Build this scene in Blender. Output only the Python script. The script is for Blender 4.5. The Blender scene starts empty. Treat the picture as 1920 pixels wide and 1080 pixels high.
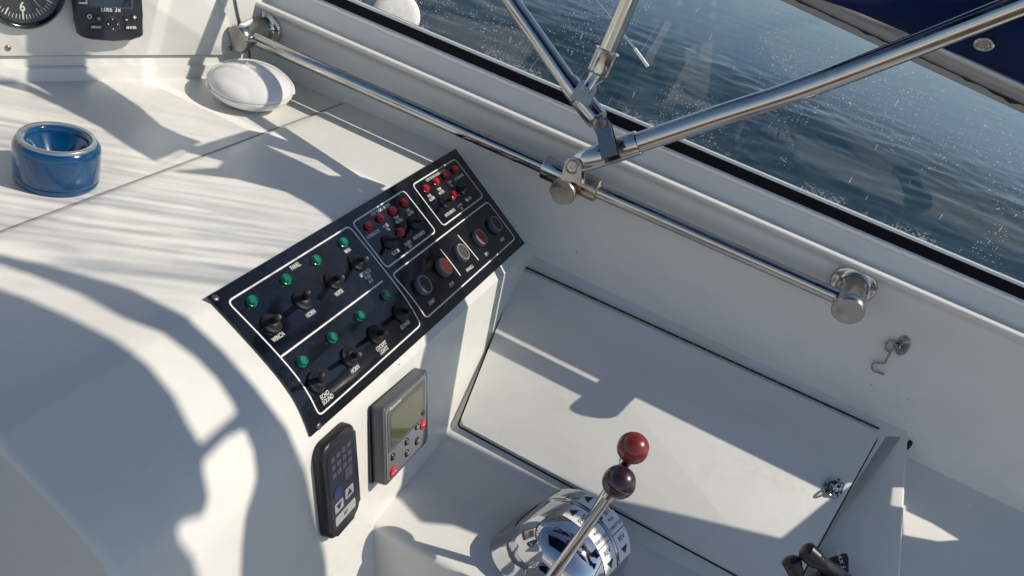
import bpy, bmesh, math, random
from mathutils import Vector, Matrix, Quaternion
from mathutils.bvhtree import BVHTree
from mathutils.geometry import delaunay_2d_cdt
random.seed(7)
sc = bpy.context.scene
C = sc.collection
PI = math.pi
H = 0.57            # camera height above the dash, metres: the unit the layout was measured in
F = 1600.0          # focal length in pixels of a 1920 px wide picture
# ---------------------------------------------------------------- camera
# boat axes seen from the camera (x right, y down, z forward): outboard, towards the bow, up
ax = Vector((.374, -.385, .844)).normalized()
ay = Vector((-.888, -.42, .185)); ay = (ay - ax * ay.dot(ax)).normalized()
az = Vector((.285, -.818, -.499)); az = (az - ax * az.dot(ax) - ay * az.dot(ay)).normalized()
cr = Vector((ax.x, ay.x, az.x)); cd = Vector((ax.y, ay.y, az.y)); cf = Vector((ax.z, ay.z, az.z))
cam_d = bpy.data.cameras.new('camera'); cam = bpy.data.objects.new('camera', cam_d); C.objects.link(cam)
cam_d.sensor_width = 36; cam_d.lens = 36 * F / 1920; cam_d.clip_start = .02; cam_d.clip_end = 3000
cam.matrix_world = Matrix((
    (cr.x, -cd.x, -cf.x, 0), (cr.y, -cd.y, -cf.y, 0), (cr.z, -cd.z, -cf.z, 0), (0, 0, 0, 1)))
sc.camera = cam
# ---------------------------------------------------------------- light
SUN = Vector((.25, -.66, .71)).normalized()
w = bpy.data.worlds.new('World'); sc.world = w; w.use_nodes = True
nt = w.node_tree; bg = nt.nodes['Background']
sky = nt.nodes.new('ShaderNodeTexSky'); sky.sky_type = 'NISHITA'; sky.sun_disc = False
sky.sun_elevation = math.asin(SUN.z); sky.sun_rotation = math.atan2(SUN.x, SUN.y)
sky.air_density = 1.0; sky.dust_density = .4; sky.ozone_density = 1.0
nt.links.new(sky.outputs[0], bg.inputs[0]); bg.inputs[1].default_value = .115
sd = bpy.data.lights.new('sun', 'SUN'); sd.energy = 4.8; sd.angle = math.radians(.42); sd.color = (1, .91, .79)
sun = bpy.data.objects.new('sun', sd); C.objects.link(sun); sun.rotation_euler = (SUN).to_track_quat('Z', 'Y').to_euler()
vs = sc.view_settings; vs.view_transform = 'Standard'; vs.look = 'None'; vs.gamma = 1; vs.use_curve_mapping = False
vs.exposure = .12
sc.cycles.max_bounces = 10; sc.cycles.transparent_max_bounces = 12; sc.cycles.caustics_reflective = False

# ---------------------------------------------------------------- helpers
def V(x, y, z): return Vector((x, y, z)) * H
def ray(px, py):
    d = cr * (px - 960) + cd * (py - 540) + cf * F
    return d / F                                   # depth 1 along the view axis
def P(px, py, depth): return ray(px, py) * depth * H
def on_plane(px, py, n, q):                         # where the sight line meets a real plane
    d = ray(px, py); return d * (n.dot(q) / n.dot(d))

def tag(o, label=None, cat=None, group=None, kind=None):
    if label: o['label'] = label
    if cat: o['category'] = cat
    if group: o['group'] = group
    if kind: o['kind'] = kind
    return o
def thing(name, label, cat, loc=(0, 0, 0), group=None):
    o = bpy.data.objects.new(name, None); C.objects.link(o); o.location = loc; o.empty_display_size = .02
    return tag(o, label, cat, group)
def link(name, me, mat, parent=None, kind=None, smooth=None):
    o = bpy.data.objects.new(name, me); C.objects.link(o)
    if mat is not None and not me.materials: me.materials.append(mat)
    if parent is not None:
        o.parent = parent                              # mesh data are in world metres: undo only the thing's own offset
        if parent.parent is None: o.matrix_parent_inverse = Matrix.Translation(-Vector(parent.location))
    if kind: o['kind'] = kind
    return o
def bm_obj(name, bm, mat, parent=None, kind=None, smooth=True, ang=35):
    bmesh.ops.recalc_face_normals(bm, faces=bm.faces)
    me = bpy.data.meshes.new(name); bm.to_mesh(me); bm.free()
    if smooth:
        me.shade_smooth(); me.set_sharp_from_angle(angle=math.radians(ang))
    return link(name, me, mat, parent, kind)
def frame_of(n, up=None):
    n = n.normalized()
    if up is None or abs(n.dot(up.normalized())) > .98: up = Vector((0, 0, 1)) if abs(n.z) < .9 else Vector((0, 1, 0))
    x = up.cross(n).normalized(); y = n.cross(x)
    return x, y, n
def mat4(o, x, y, z):
    return Matrix(((x.x, y.x, z.x, o.x), (x.y, y.y, z.y, o.y), (x.z, y.z, z.z, o.z), (0, 0, 0, 1)))
def lathe(prof, n=32, M=None, sx=1, sy=1):
    """profile [(r, z)] spun about z"""
    bm = bmesh.new(); rings = []
    for r, z in prof:
        if r < 1e-6: rings.append([bm.verts.new((0, 0, z))])
        else: rings.append([bm.verts.new((r * sx * math.cos(2 * PI * k / n), r * sy * math.sin(2 * PI * k / n), z)) for k in range(n)])
    for a, b in zip(rings, rings[1:]):
        for k in range(n):
            k2 = (k + 1) % n
            if len(a) == 1 and len(b) == 1: continue
            if len(a) == 1: bm.faces.new((a[0], b[k], b[k2]))
            elif len(b) == 1: bm.faces.new((a[k], a[k2], b[0]))
            else: bm.faces.new((a[k], a[k2], b[k2], b[k]))
    if M is not None: bm.transform(M)
    return bm
def join(*bms):
    out = bms[0]
    for b in bms[1:]:
        me = bpy.data.meshes.new('t'); b.to_mesh(me); b.free(); out.from_mesh(me); bpy.data.meshes.remove(me)
    return out
def cyl(a, b, r, r2=None, n=28, bev=.0):
    r2 = r if r2 is None else r2
    L = (b - a).length; x, y, z = frame_of(b - a)
    if bev: prof = [(0, 0), (r - bev, 0), (r, bev), (r2, L - bev), (r2 - bev, L), (0, L)]
    else: prof = [(0, 0), (r, 0), (r2, L), (0, L)]
    return lathe(prof, n, mat4(a, x, y, z))
def tube_path(pts, r, n=20, closed=False):
    bm = bmesh.new(); rings = []; m = len(pts); up = None
    for i, p in enumerate(pts):
        if closed: t = (pts[(i + 1) % m] - pts[i - 1]).normalized()
        else: t = (pts[min(i + 1, m - 1)] - pts[max(i - 1, 0)]).normalized()
        if up is None: x, y, _ = frame_of(t)
        else:
            x = (up - t * up.dot(t)).normalized(); y = t.cross(x)
        up = x
        rr = r[i] if isinstance(r, (list, tuple)) else r
        rings.append([bm.verts.new(p + (x * math.cos(2 * PI * k / n) + y * math.sin(2 * PI * k / n)) * rr) for k in range(n)])
    for i in range(m if closed else m - 1):
        a, b = rings[i], rings[(i + 1) % m]
        for k in range(n): bm.faces.new((a[k], a[(k + 1) % n], b[(k + 1) % n], b[k]))
    if not closed:
        bm.faces.new(rings[0][::-1]); bm.faces.new(rings[-1])
    return bm
def smooth_path(ps, n=8):
    out = []; m = len(ps)
    for i in range(m - 1):
        p0 = ps[max(i - 1, 0)]; p1 = ps[i]; p2 = ps[i + 1]; p3 = ps[min(i + 2, m - 1)]
        for k in range(n):
            t = k / n
            out.append(.5 * ((2 * p1) + (p2 - p0) * t + (2 * p0 - 5 * p1 + 4 * p2 - p3) * t * t + (3 * p1 - p0 - 3 * p2 + p3) * t ** 3))
    out.append(ps[-1]); return out
def prism(pts2, z0, z1, M=None, bev=0, seg=2):
    bm = bmesh.new()
    lo = [bm.verts.new((x, y, z0)) for x, y in pts2]; hi = [bm.verts.new((x, y, z1)) for x, y in pts2]
    n = len(pts2)
    bm.faces.new(lo[::-1]); top = bm.faces.new(hi)
    for k in range(n): bm.faces.new((lo[k], lo[(k + 1) % n], hi[(k + 1) % n], hi[k]))
    if bev:
        bmesh.ops.bevel(bm, geom=list(top.edges), offset=bev, segments=seg, affect='EDGES', profile=.6)
    if M is not None: bm.transform(M)
    return bm
def rrect(w, h, r, n=5, cx=0, cy=0):
    out = []
    for (sx, sy, a0) in ((1, 1, 0), (-1, 1, PI / 2), (-1, -1, PI), (1, -1, 1.5 * PI)):
        for k in range(n + 1):
            a = a0 + k / n * PI / 2
            out.append((cx + sx * (w / 2 - r) + r * math.cos(a), cy + sy * (h / 2 - r) + r * math.sin(a)))
    return out
def circ(r, n=24, cx=0, cy=0): return [(cx + r * math.cos(2 * PI * k / n), cy + r * math.sin(2 * PI * k / n)) for k in range(n)]
def ribbon(pts, nrm, wd, closed=False, lift=0, th=.0004):
    """flat strip of constant width along 3D points, nrm = normals at the points"""
    bm = bmesh.new(); m = len(pts); L = []
    for i, p in enumerate(pts):
        a = pts[(i - 1) % m] if (closed or i > 0) else p
        b = pts[(i + 1) % m] if (closed or i < m - 1) else p
        t = (b - a).normalized(); s = nrm[i].cross(t).normalized() * wd / 2; q = p + nrm[i] * lift
        L.append([bm.verts.new(q + s), bm.verts.new(q - s), bm.verts.new(q + s + nrm[i] * th), bm.verts.new(q - s + nrm[i] * th)])
    for i in range(m if closed else m - 1):
        a, b = L[i], L[(i + 1) % m]
        bm.faces.new((a[2], a[3], b[3], b[2])); bm.faces.new((a[0], a[2], b[2], b[0])); bm.faces.new((a[3], a[1], b[1], b[3]))
    return bm
def extrude_y(prof, y0, y1, closed=False, ny=1):
    """profile [(x,z)] in h units extruded along the boat"""
    bm = bmesh.new(); cols = []
    for j in range(ny + 1):
        y = y0 + (y1 - y0) * j / ny
        cols.append([bm.verts.new(V(x, y, z)) for x, z in prof])
    n = len(prof)
    for a, b in zip(cols, cols[1:]):
        for k in range(n if closed else n - 1): bm.faces.new((a[k], a[(k + 1) % n], b[(k + 1) % n], b[k]))
    if closed: bm.faces.new(cols[0]); bm.faces.new(cols[-1][::-1])
    return bm
def round_prof(pts, r, n=5):
    out = [pts[0]]
    for i in range(1, len(pts) - 1):
        p = Vector(pts[i]); a = Vector(pts[i - 1]) - p; b = Vector(pts[i + 1]) - p
        rr = min(r if not isinstance(r, dict) else r.get(i, .004), a.length * .45, b.length * .45)
        A = p + a.normalized() * rr; B = p + b.normalized() * rr
        for k in range(n + 1):
            t = k / n; q = A * (1 - t) ** 2 + p * 2 * t * (1 - t) + B * t * t; out.append((q.x, q.y))
    out.append(pts[-1]); return out
def text_bm(s, size, M, th=.0003, cond=1.0, bold=0):
    cu = bpy.data.curves.new('t', 'FONT'); cu.body = s; cu.size = size; cu.align_x = 'CENTER'; cu.align_y = 'CENTER'
    cu.extrude = th; cu.offset = bold; cu.resolution_u = 3
    o = bpy.data.objects.new('t', cu); C.objects.link(o)
    dg = bpy.context.evaluated_depsgraph_get(); me = bpy.data.meshes.new_from_object(o.evaluated_get(dg))
    bm = bmesh.new(); bm.from_mesh(me); bpy.data.objects.remove(o); bpy.data.curves.remove(cu); bpy.data.meshes.remove(me)
    bm.transform(M @ Matrix.Diagonal((cond, 1, 1, 1)))
    return bm

# ---------------------------------------------------------------- materials
def newmat(name):
    m = bpy.data.materials.new(name); m.use_nodes = True; t = m.node_tree
    return m, t, t.nodes['Principled BSDF']
def N(t, kind, **kw):
    n = t.nodes.new(kind)
    for k, v in kw.items():
        if k in n.inputs.keys(): n.inputs[k].default_value = v
        else: setattr(n, k, v)
    return n
def obj_coord(t, scale=(1, 1, 1)):
    g = N(t, 'ShaderNodeNewGeometry'); mp = N(t, 'ShaderNodeMapping'); mp.inputs['Scale'].default_value = scale
    t.links.new(g.outputs['Position'], mp.inputs[0]); return mp.outputs[0]
def simple(name, col, rough=.4, metal=0, coat=0, bump=0, bscale=200, var=0, spec=.5, vscale=30):
    m, t, b = newmat(name)
    b.inputs['Base Color'].default_value = (*col, 1); b.inputs['Roughness'].default_value = rough
    b.inputs['Metallic'].default_value = metal; b.inputs['Coat Weight'].default_value = coat
    b.inputs['Specular IOR Level'].default_value = spec
    co = obj_coord(t)
    if var:
        n = N(t, 'ShaderNodeTexNoise', Scale=vscale, Detail=6.0); t.links.new(co, n.inputs[0])
        mr = N(t, 'ShaderNodeMapRange'); mr.inputs[1].default_value = .3; mr.inputs[2].default_value = .7
        mr.inputs[3].default_value = rough * (1 - var); mr.inputs[4].default_value = min(1, rough * (1 + var))
        t.links.new(n.outputs[0], mr.inputs[0]); t.links.new(mr.outputs[0], b.inputs['Roughness'])
        mx = N(t, 'ShaderNodeMix', data_type='RGBA'); mx.inputs[6].default_value = (*[c * (1 - var * .5) for c in col], 1)
        mx.inputs[7].default_value = (*[min(1, c * (1 + var * .3)) for c in col], 1)
        t.links.new(n.outputs[0], mx.inputs[0]); t.links.new(mx.outputs[2], b.inputs['Base Color'])
    if bump:
        n2 = N(t, 'ShaderNodeTexNoise', Scale=bscale, Detail=4.0); t.links.new(co, n2.inputs[0])
        bp = N(t, 'ShaderNodeBump', Strength=bump, Distance=.001); t.links.new(n2.outputs[0], bp.inputs['Height'])
        t.links.new(bp.outputs[0], b.inputs['Normal'])
    return m
def gelcoat(name, col=(.735, .73, .685), dirt=.35, rough=.34, streak=(6, 1.4, 3)):
    """aged white gelcoat: faint chalky streaks, specks and hairline scratches"""
    m, t, b = newmat(name); L = t.links
    co = obj_coord(t); cs = obj_coord(t, streak)
    n1 = N(t, 'ShaderNodeTexNoise', Scale=5.0, Detail=8.0, Roughness=.62, Distortion=.6); L.new(cs, n1.inputs[0])
    n2 = N(t, 'ShaderNodeTexNoise', Scale=2.2, Detail=4.0); L.new(co, n2.inputs[0])
    r1 = N(t, 'ShaderNodeMapRange'); L.new(n1.outputs[0], r1.inputs[0]); r1.inputs[1].default_value = .42; r1.inputs[2].default_value = .75
    mx = N(t, 'ShaderNodeMix', data_type='RGBA'); mx.inputs[6].default_value = (*col, 1)
    mx.inputs[7].default_value = (col[0] * .80, col[1] * .775, col[2] * .70, 1)
    mu = N(t, 'ShaderNodeMath', operation='MULTIPLY'); L.new(r1.outputs[0], mu.inputs[0]); mu.inputs[1].default_value = dirt
    L.new(mu.outputs[0], mx.inputs[0])
    m2 = N(t, 'ShaderNodeMix', data_type='RGBA'); L.new(mx.outputs[2], m2.inputs[6]); m2.inputs[7].default_value = (col[0] * .90, col[1] * .90, col[2] * .90, 1)
    L.new(n2.outputs[0], m2.inputs[0])
    # specks
    vo = N(t, 'ShaderNodeTexVoronoi', Scale=26.0); L.new(co, vo.inputs[0])
    wn = N(t, 'ShaderNodeSeparateColor'); L.new(vo.outputs['Color'], wn.inputs[0])
    lt = N(t, 'ShaderNodeMath', operation='LESS_THAN'); L.new(vo.outputs['Distance'], lt.inputs[0]); lt.inputs[1].default_value = .032
    gt = N(t, 'ShaderNodeMath', operation='GREATER_THAN'); L.new(wn.outputs[0], gt.inputs[0]); gt.inputs[1].default_value = .86
    sp = N(t, 'ShaderNodeMath', operation='MULTIPLY'); L.new(lt.outputs[0], sp.inputs[0]); L.new(gt.outputs[0], sp.inputs[1])
    m3 = N(t, 'ShaderNodeMix', data_type='RGBA'); L.new(m2.outputs[2], m3.inputs[6]); m3.inputs[7].default_value = (.10, .09, .08, 1)
    L.new(sp.outputs[0], m3.inputs[0]); last = m3.outputs[2]
    for rot, ph in ((.6, 2.0), (-1.0, 7.0), (2.0, 4.0)):
        g = N(t, 'ShaderNodeNewGeometry'); mp = N(t, 'ShaderNodeMapping'); L.new(g.outputs['Position'], mp.inputs[0])
        mp.inputs['Rotation'].default_value = (.2, .3, rot); mp.inputs['Location'].default_value = (ph, ph, ph); mp.inputs['Scale'].default_value = (1.0, 14, 2)
        v = N(t, 'ShaderNodeTexVoronoi', Scale=5.0); L.new(mp.outputs[0], v.inputs[0]); s = N(t, 'ShaderNodeSeparateColor'); L.new(v.outputs['Color'], s.inputs[0])
        a = N(t, 'ShaderNodeMath', operation='LESS_THAN'); L.new(v.outputs['Distance'], a.inputs[0]); a.inputs[1].default_value = .05
        c = N(t, 'ShaderNodeMath', operation='GREATER_THAN'); L.new(s.outputs[0], c.inputs[0]); c.inputs[1].default_value = .72
        k = N(t, 'ShaderNodeMath', operation='MULTIPLY'); L.new(a.outputs[0], k.inputs[0]); L.new(c.outputs[0], k.inputs[1])
        k2 = N(t, 'ShaderNodeMath', operation='MULTIPLY'); L.new(k.outputs[0], k2.inputs[0]); k2.inputs[1].default_value = .13
        mm = N(t, 'ShaderNodeMix', data_type='RGBA'); L.new(k2.outputs[0], mm.inputs[0]); L.new(last, mm.inputs[6]); mm.inputs[7].default_value = (.28, .25, .20, 1); last = mm.outputs[2]
    L.new(last, b.inputs['Base Color'])
    rr = N(t, 'ShaderNodeMapRange'); L.new(n1.outputs[0], rr.inputs[0]); rr.inputs[3].default_value = rough * .8; rr.inputs[4].default_value = rough * 1.35
    L.new(rr.outputs[0], b.inputs['Roughness'])
    n3 = N(t, 'ShaderNodeTexNoise', Scale=14.0, Detail=3.0); L.new(co, n3.inputs[0])
    bp = N(t, 'ShaderNodeBump', Strength=.28, Distance=.004); L.new(n3.outputs[0], bp.inputs['Height']); L.new(bp.outputs[0], b.inputs['Normal'])
    b.inputs['Specular IOR Level'].default_value = .45
    return m
def steel(name, rough=.13, col=(.54, .53, .51), rust=0):
    m, t, b = newmat(name); L = t.links; co = obj_coord(t)
    n = N(t, 'ShaderNodeTexNoise', Scale=60.0, Detail=6.0); L.new(co, n.inputs[0])
    r = N(t, 'ShaderNodeMapRange'); L.new(n.outputs[0], r.inputs[0]); r.inputs[1].default_value = .35; r.inputs[2].default_value = .75
    r.inputs[3].default_value = rough * .6; r.inputs[4].default_value = rough * 1.9; L.new(r.outputs[0], b.inputs['Roughness'])
    b.inputs['Metallic'].default_value = 1
    n2 = N(t, 'ShaderNodeTexNoise', Scale=22.0, Detail=5.0); L.new(co, n2.inputs[0])
    r2 = N(t, 'ShaderNodeMapRange'); L.new(n2.outputs[0], r2.inputs[0]); r2.inputs[1].default_value = .60 - .22 * rust; r2.inputs[2].default_value = .78 - .14 * rust
    mx = N(t, 'ShaderNodeMix', data_type='RGBA'); mx.inputs[6].default_value = (*col, 1); mx.inputs[7].default_value = (.36, .22, .12, 1) if rust else (.42, .37, .32, 1)
    L.new(r2.outputs[0], mx.inputs[0]); L.new(mx.outputs[2], b.inputs['Base Color'])
    return m
GEL = gelcoat('gelcoat'); GELT = gelcoat('gelcoat_top', (.76, .752, .70), .6, .3, (2.2, 2.2, 4))
GELW = gelcoat('gelcoat_wall', (.80, .79, .745), .5, .4); GELL = gelcoat('gelcoat_lid', (.745, .735, .69), .6, .36, (4, 1.5, 4))
GELD = gelcoat('gelcoat_floor', (.30, .28, .26), .5, .5)
STEEL = steel('stainless'); STEELS = steel('stainless_stained', .3, (.46, .42, .39), .5); RUST = steel('stainless_rusty', .3, (.5, .42, .36), 1)
BRUSH = steel('brushed_stainless', .45, (.50, .49, .47)); STEELD = steel('stainless_dark', .22, (.34, .33, .32)); ALU = simple('aluminium', (.44, .44, .45), .36, 1, var=.3, vscale=18); CHROME = simple('chrome', (.50, .51, .54), .05, 1)
BLACKP = simple('black_plastic', (.012, .013, .016), .36, var=.3); RUBBER = simple('rubber', (.01, .01, .011), .6, bump=.3)
BOOT = simple('switch_rubber', (.007, .008, .010), .5); SEAL = simple('window_gasket', (.003, .004, .007), .5, bump=.3, bscale=400, spec=.15)
PAL = simple('mastic_white', (.85, .85, .86), .7, bump=.8, bscale=150)
GREY = simple('grey_plastic', (.085, .09, .10), .35, var=.2); GREYL = simple('grey_plastic_light', (.16, .165, .175), .4, var=.2)
BEZEL = simple('button_bezel', (.13, .14, .15), .32); WHITEP = simple('white_plastic', (.78, .76, .73), .16, coat=.4, var=.15)
WPRINT = simple('white_print', (.80, .78, .73), .5); DPRINT = simple('dark_print', (.02, .02, .025), .5)
REDB = simple('button_red', (.80, .12, .065), .42); REDDK = simple('button_dark_red', (.30, .035, .03), .4); REDK = simple('key_red', (.50, .02, .035), .35)
DKBTN = simple('button_black', (.010, .011, .015), .3); GRBTN = simple('button_grey', (.055, .055, .052), .42)
SCREEN = simple('lcd_olive', (.075, .085, .035), .1, coat=.6); SCREEND = simple('screen_dark', (.004, .009, .016), .08, coat=.6)
BLUE = simple('blue_plastic', (.003, .065, .17), .16, coat=.5, var=.15)
NAVY = simple('navy_canvas', (.008, .020, .080), .8, bump=.6, bscale=900, spec=.2)
DARKV = simple('dark_void', (.012, .012, .012), .8)
HINGE = simple('hinge', (.05, .043, .038), .4, .9, var=.3); STICK = simple('sticker', (.80, .80, .80), .4)
def lens_mat(name, col, tr=.35):
    m, t, b = newmat(name); b.inputs['Base Color'].default_value = (*col, 1); b.inputs['Roughness'].default_value = .12
    b.inputs['Coat Weight'].default_value = .7; b.inputs['Coat Roughness'].default_value = .04
    b.inputs['Subsurface Weight'].default_value = tr; b.inputs['Subsurface Radius'].default_value = (.003, .003, .003)
    return m
GREENL = lens_mat('green_lens', (.004, .20, .11)); REDL = lens_mat('red_lens', (.62, .004, .02))
def ball_mat(name, c1, c2):
    m, t, b = newmat(name); L = t.links; co = obj_coord(t, (1, 1, 4))
    n = N(t, 'ShaderNodeTexNoise', Scale=40.0, Detail=6.0, Distortion=2.0); L.new(co, n.inputs[0])
    mx = N(t, 'ShaderNodeMix', data_type='RGBA'); mx.inputs[6].default_value = (*c1, 1); mx.inputs[7].default_value = (*c2, 1)
    L.new(n.outputs[0], mx.inputs[0]); L.new(mx.outputs[2], b.inputs['Base Color']); b.inputs['Roughness'].default_value = .28
    b.inputs['Coat Weight'].default_value = .4; return m
BALLR = ball_mat('red_knob', (.13, .012, .008), (.25, .030, .016)); BALLD = ball_mat('dark_knob', (.022, .008, .018), (.045, .014, .026))
def panel_mat():
    """glossy black laminate with dust, greasy haze and fine scratches"""
    m, t, b = newmat('black_laminate'); L = t.links; co = obj_coord(t)
    b.inputs['Specular IOR Level'].default_value = .55
    n = N(t, 'ShaderNodeTexNoise', Scale=9.0, Detail=9.0, Roughness=.7); L.new(co, n.inputs[0])
    r = N(t, 'ShaderNodeMapRange'); L.new(n.outputs[0], r.inputs[0]); r.inputs[1].default_value = .5; r.inputs[2].default_value = .8
    mx = N(t, 'ShaderNodeMix', data_type='RGBA'); mx.inputs[6].default_value = (.0045, .006, .010, 1); mx.inputs[7].default_value = (.05, .048, .045, 1)
    v = N(t, 'ShaderNodeTexVoronoi', Scale=230.0); L.new(co, v.inputs[0]); vs_ = N(t, 'ShaderNodeSeparateColor'); L.new(v.outputs['Color'], vs_.inputs[0])
    a1 = N(t, 'ShaderNodeMath', operation='LESS_THAN'); L.new(v.outputs['Distance'], a1.inputs[0]); a1.inputs[1].default_value = .16
    a2 = N(t, 'ShaderNodeMath', operation='GREATER_THAN'); L.new(vs_.outputs[0], a2.inputs[0]); a2.inputs[1].default_value = .82
    a3 = N(t, 'ShaderNodeMath', operation='MULTIPLY'); L.new(a1.outputs[0], a3.inputs[0]); L.new(a2.outputs[0], a3.inputs[1])
    a4 = N(t, 'ShaderNodeMath', operation='MAXIMUM'); 
    a5 = N(t, 'ShaderNodeMath', operation='MULTIPLY'); L.new(r.outputs[0], a5.inputs[0]); a5.inputs[1].default_value = .35
    L.new(a3.outputs[0], a4.inputs[0]); L.new(a5.outputs[0], a4.inputs[1]); L.new(a4.outputs[0], mx.inputs[0]); L.new(mx.outputs[2], b.inputs['Base Color'])
    rr = N(t, 'ShaderNodeMapRange'); L.new(n.outputs[0], rr.inputs[0]); rr.inputs[1].default_value = .35; rr.inputs[2].default_value = .8
    rr.inputs[3].default_value = .05; rr.inputs[4].default_value = .24; L.new(rr.outputs[0], b.inputs['Roughness'])
    return m
PANEL = panel_mat()
def fres(t, k=1.0):
    """reflectance of a thin clear sheet, the same from both sides"""
    L = t.links; g = N(t, 'ShaderNodeNewGeometry'); d = N(t, 'ShaderNodeVectorMath', operation='DOT_PRODUCT')
    L.new(g.outputs['Normal'], d.inputs[0]); L.new(g.outputs['Incoming'], d.inputs[1])
    a = N(t, 'ShaderNodeMath', operation='ABSOLUTE'); L.new(d.outputs['Value'], a.inputs[0])
    b = N(t, 'ShaderNodeMath', operation='SUBTRACT'); b.inputs[0].default_value = 1; L.new(a.outputs[0], b.inputs[1])
    c = N(t, 'ShaderNodeMath', operation='POWER'); L.new(b.outputs[0], c.inputs[0]); c.inputs[1].default_value = 5
    e = N(t, 'ShaderNodeMath', operation='MULTIPLY_ADD'); L.new(c.outputs[0], e.inputs[0]); e.inputs[1].default_value = .95 * k; e.inputs[2].default_value = .045 * k
    return e
def glass_mat(name, dirt=True, tint=(.955, .965, .965)):
    m = bpy.data.materials.new(name); m.use_nodes = True; t = m.node_tree; t.nodes.clear(); L = t.links
    out = N(t, 'ShaderNodeOutputMaterial'); tr = N(t, 'ShaderNodeBsdfTransparent'); tr.inputs[0].default_value = (*tint, 1)
    gl = N(t, 'ShaderNodeBsdfGlossy', Roughness=.02); fr = fres(t)
    mx = N(t, 'ShaderNodeMixShader'); L.new(fr.outputs[0], mx.inputs[0]); L.new(tr.outputs[0], mx.inputs[1]); L.new(gl.outputs[0], mx.inputs[2])
    res = mx.outputs[0]
    if dirt:
        df = N(t, 'ShaderNodeBsdfDiffuse'); df.inputs[0].default_value = (.8, .8, .8, 1); co = obj_coord(t)
        def mul(a, b_):
            q = N(t, 'ShaderNodeMath', operation='MULTIPLY'); L.new(a, q.inputs[0])
            if isinstance(b_, float): q.inputs[1].default_value = b_
            else: L.new(b_, q.inputs[1])
            return q.outputs[0]
        def step(a, op, th):
            q = N(t, 'ShaderNodeMath', operation=op); L.new(a, q.inputs[0]); q.inputs[1].default_value = th; return q.outputs[0]
        def mxm(a, b_):
            q = N(t, 'ShaderNodeMath', operation='MAXIMUM'); L.new(a, q.inputs[0]); L.new(b_, q.inputs[1]); return q.outputs[0]
        # salt specks, more of them near the lower edge
        total = None
        for sc_, th, keep in ((150.0, .17, .80), (70.0, .10, .84), (320.0, .24, .80)):
            v = N(t, 'ShaderNodeTexVoronoi', Scale=sc_); L.new(co, v.inputs[0]); s = N(t, 'ShaderNodeSeparateColor'); L.new(v.outputs['Color'], s.inputs[0])
            cl = N(t, 'ShaderNodeTexNoise', Scale=7.0, Detail=4.0); L.new(co, cl.inputs[0])
            k = mul(mul(step(v.outputs['Distance'], 'LESS_THAN', th), step(s.outputs[0], 'GREATER_THAN', keep)), step(cl.outputs[0], 'GREATER_THAN', .54))
            total = k if total is None else mxm(total, k)
        se = N(t, 'ShaderNodeSeparateXYZ'); g = N(t, 'ShaderNodeNewGeometry'); L.new(g.outputs['Position'], se.inputs[0])
        ed = N(t, 'ShaderNodeMapRange'); L.new(se.outputs[2], ed.inputs[0]); ed.inputs[1].default_value = -.66 * H; ed.inputs[2].default_value = -.70 * H
        ns = N(t, 'ShaderNodeTexNoise', Scale=260.0, Detail=3.0); L.new(co, ns.inputs[0])
        ec = N(t, 'ShaderNodeTexNoise', Scale=12.0, Detail=5.0); L.new(co, ec.inputs[0])
        edge = mul(mul(ed.outputs[0], step(ns.outputs[0], 'GREATER_THAN', .58)), step(ec.outputs[0], 'GREATER_THAN', .50)); total = mxm(total, edge)
        # long scratches: warped thin bands turned several ways
        for rot, ph in ((.5, 3.0), (-.7, 8.0), (1.2, 1.0), (2.3, 5.0)):
            mp = N(t, 'ShaderNodeMapping'); L.new(g.outputs['Position'], mp.inputs[0]); mp.inputs['Rotation'].default_value = (rot, .2, rot * .4); mp.inputs['Location'].default_value = (ph, ph, ph)
            mp.inputs['Scale'].default_value = (1.0, 16, 1.3)
            v = N(t, 'ShaderNodeTexVoronoi', Scale=7.0); v.feature = 'F1'; L.new(mp.outputs[0], v.inputs[0]); s = N(t, 'ShaderNodeSeparateColor'); L.new(v.outputs['Color'], s.inputs[0])
            k = mul(step(v.outputs['Distance'], 'LESS_THAN', .055), step(s.outputs[0], 'GREATER_THAN', .84)); total = mxm(total, mul(k, .9))
        hz = N(t, 'ShaderNodeTexNoise', Scale=3.0, Detail=7.0, Roughness=.65); L.new(co, hz.inputs[0])
        hr = N(t, 'ShaderNodeMapRange'); L.new(hz.outputs[0], hr.inputs[0]); hr.inputs[1].default_value = .4; hr.inputs[2].default_value = .8; hr.inputs[3].default_value = .0; hr.inputs[4].default_value = .022
        fac = mxm(mul(total, .62), hr.outputs[0])
        tl = N(t, 'ShaderNodeBsdfTranslucent'); tl.inputs[0].default_value = (.8, .8, .8, 1); ad = N(t, 'ShaderNodeMixShader'); ad.inputs[0].default_value = .5
        L.new(df.outputs[0], ad.inputs[1]); L.new(tl.outputs[0], ad.inputs[2])
        m2 = N(t, 'ShaderNodeMixShader'); L.new(fac, m2.inputs[0]); L.new(res, m2.inputs[1]); L.new(ad.outputs[0], m2.inputs[2]); res = m2.outputs[0]
    L.new(res, out.inputs[0]); return m
GLASS = glass_mat('scratched_window'); CLEAR = glass_mat('clear_cover', False, (.95, .95, .95))
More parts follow.
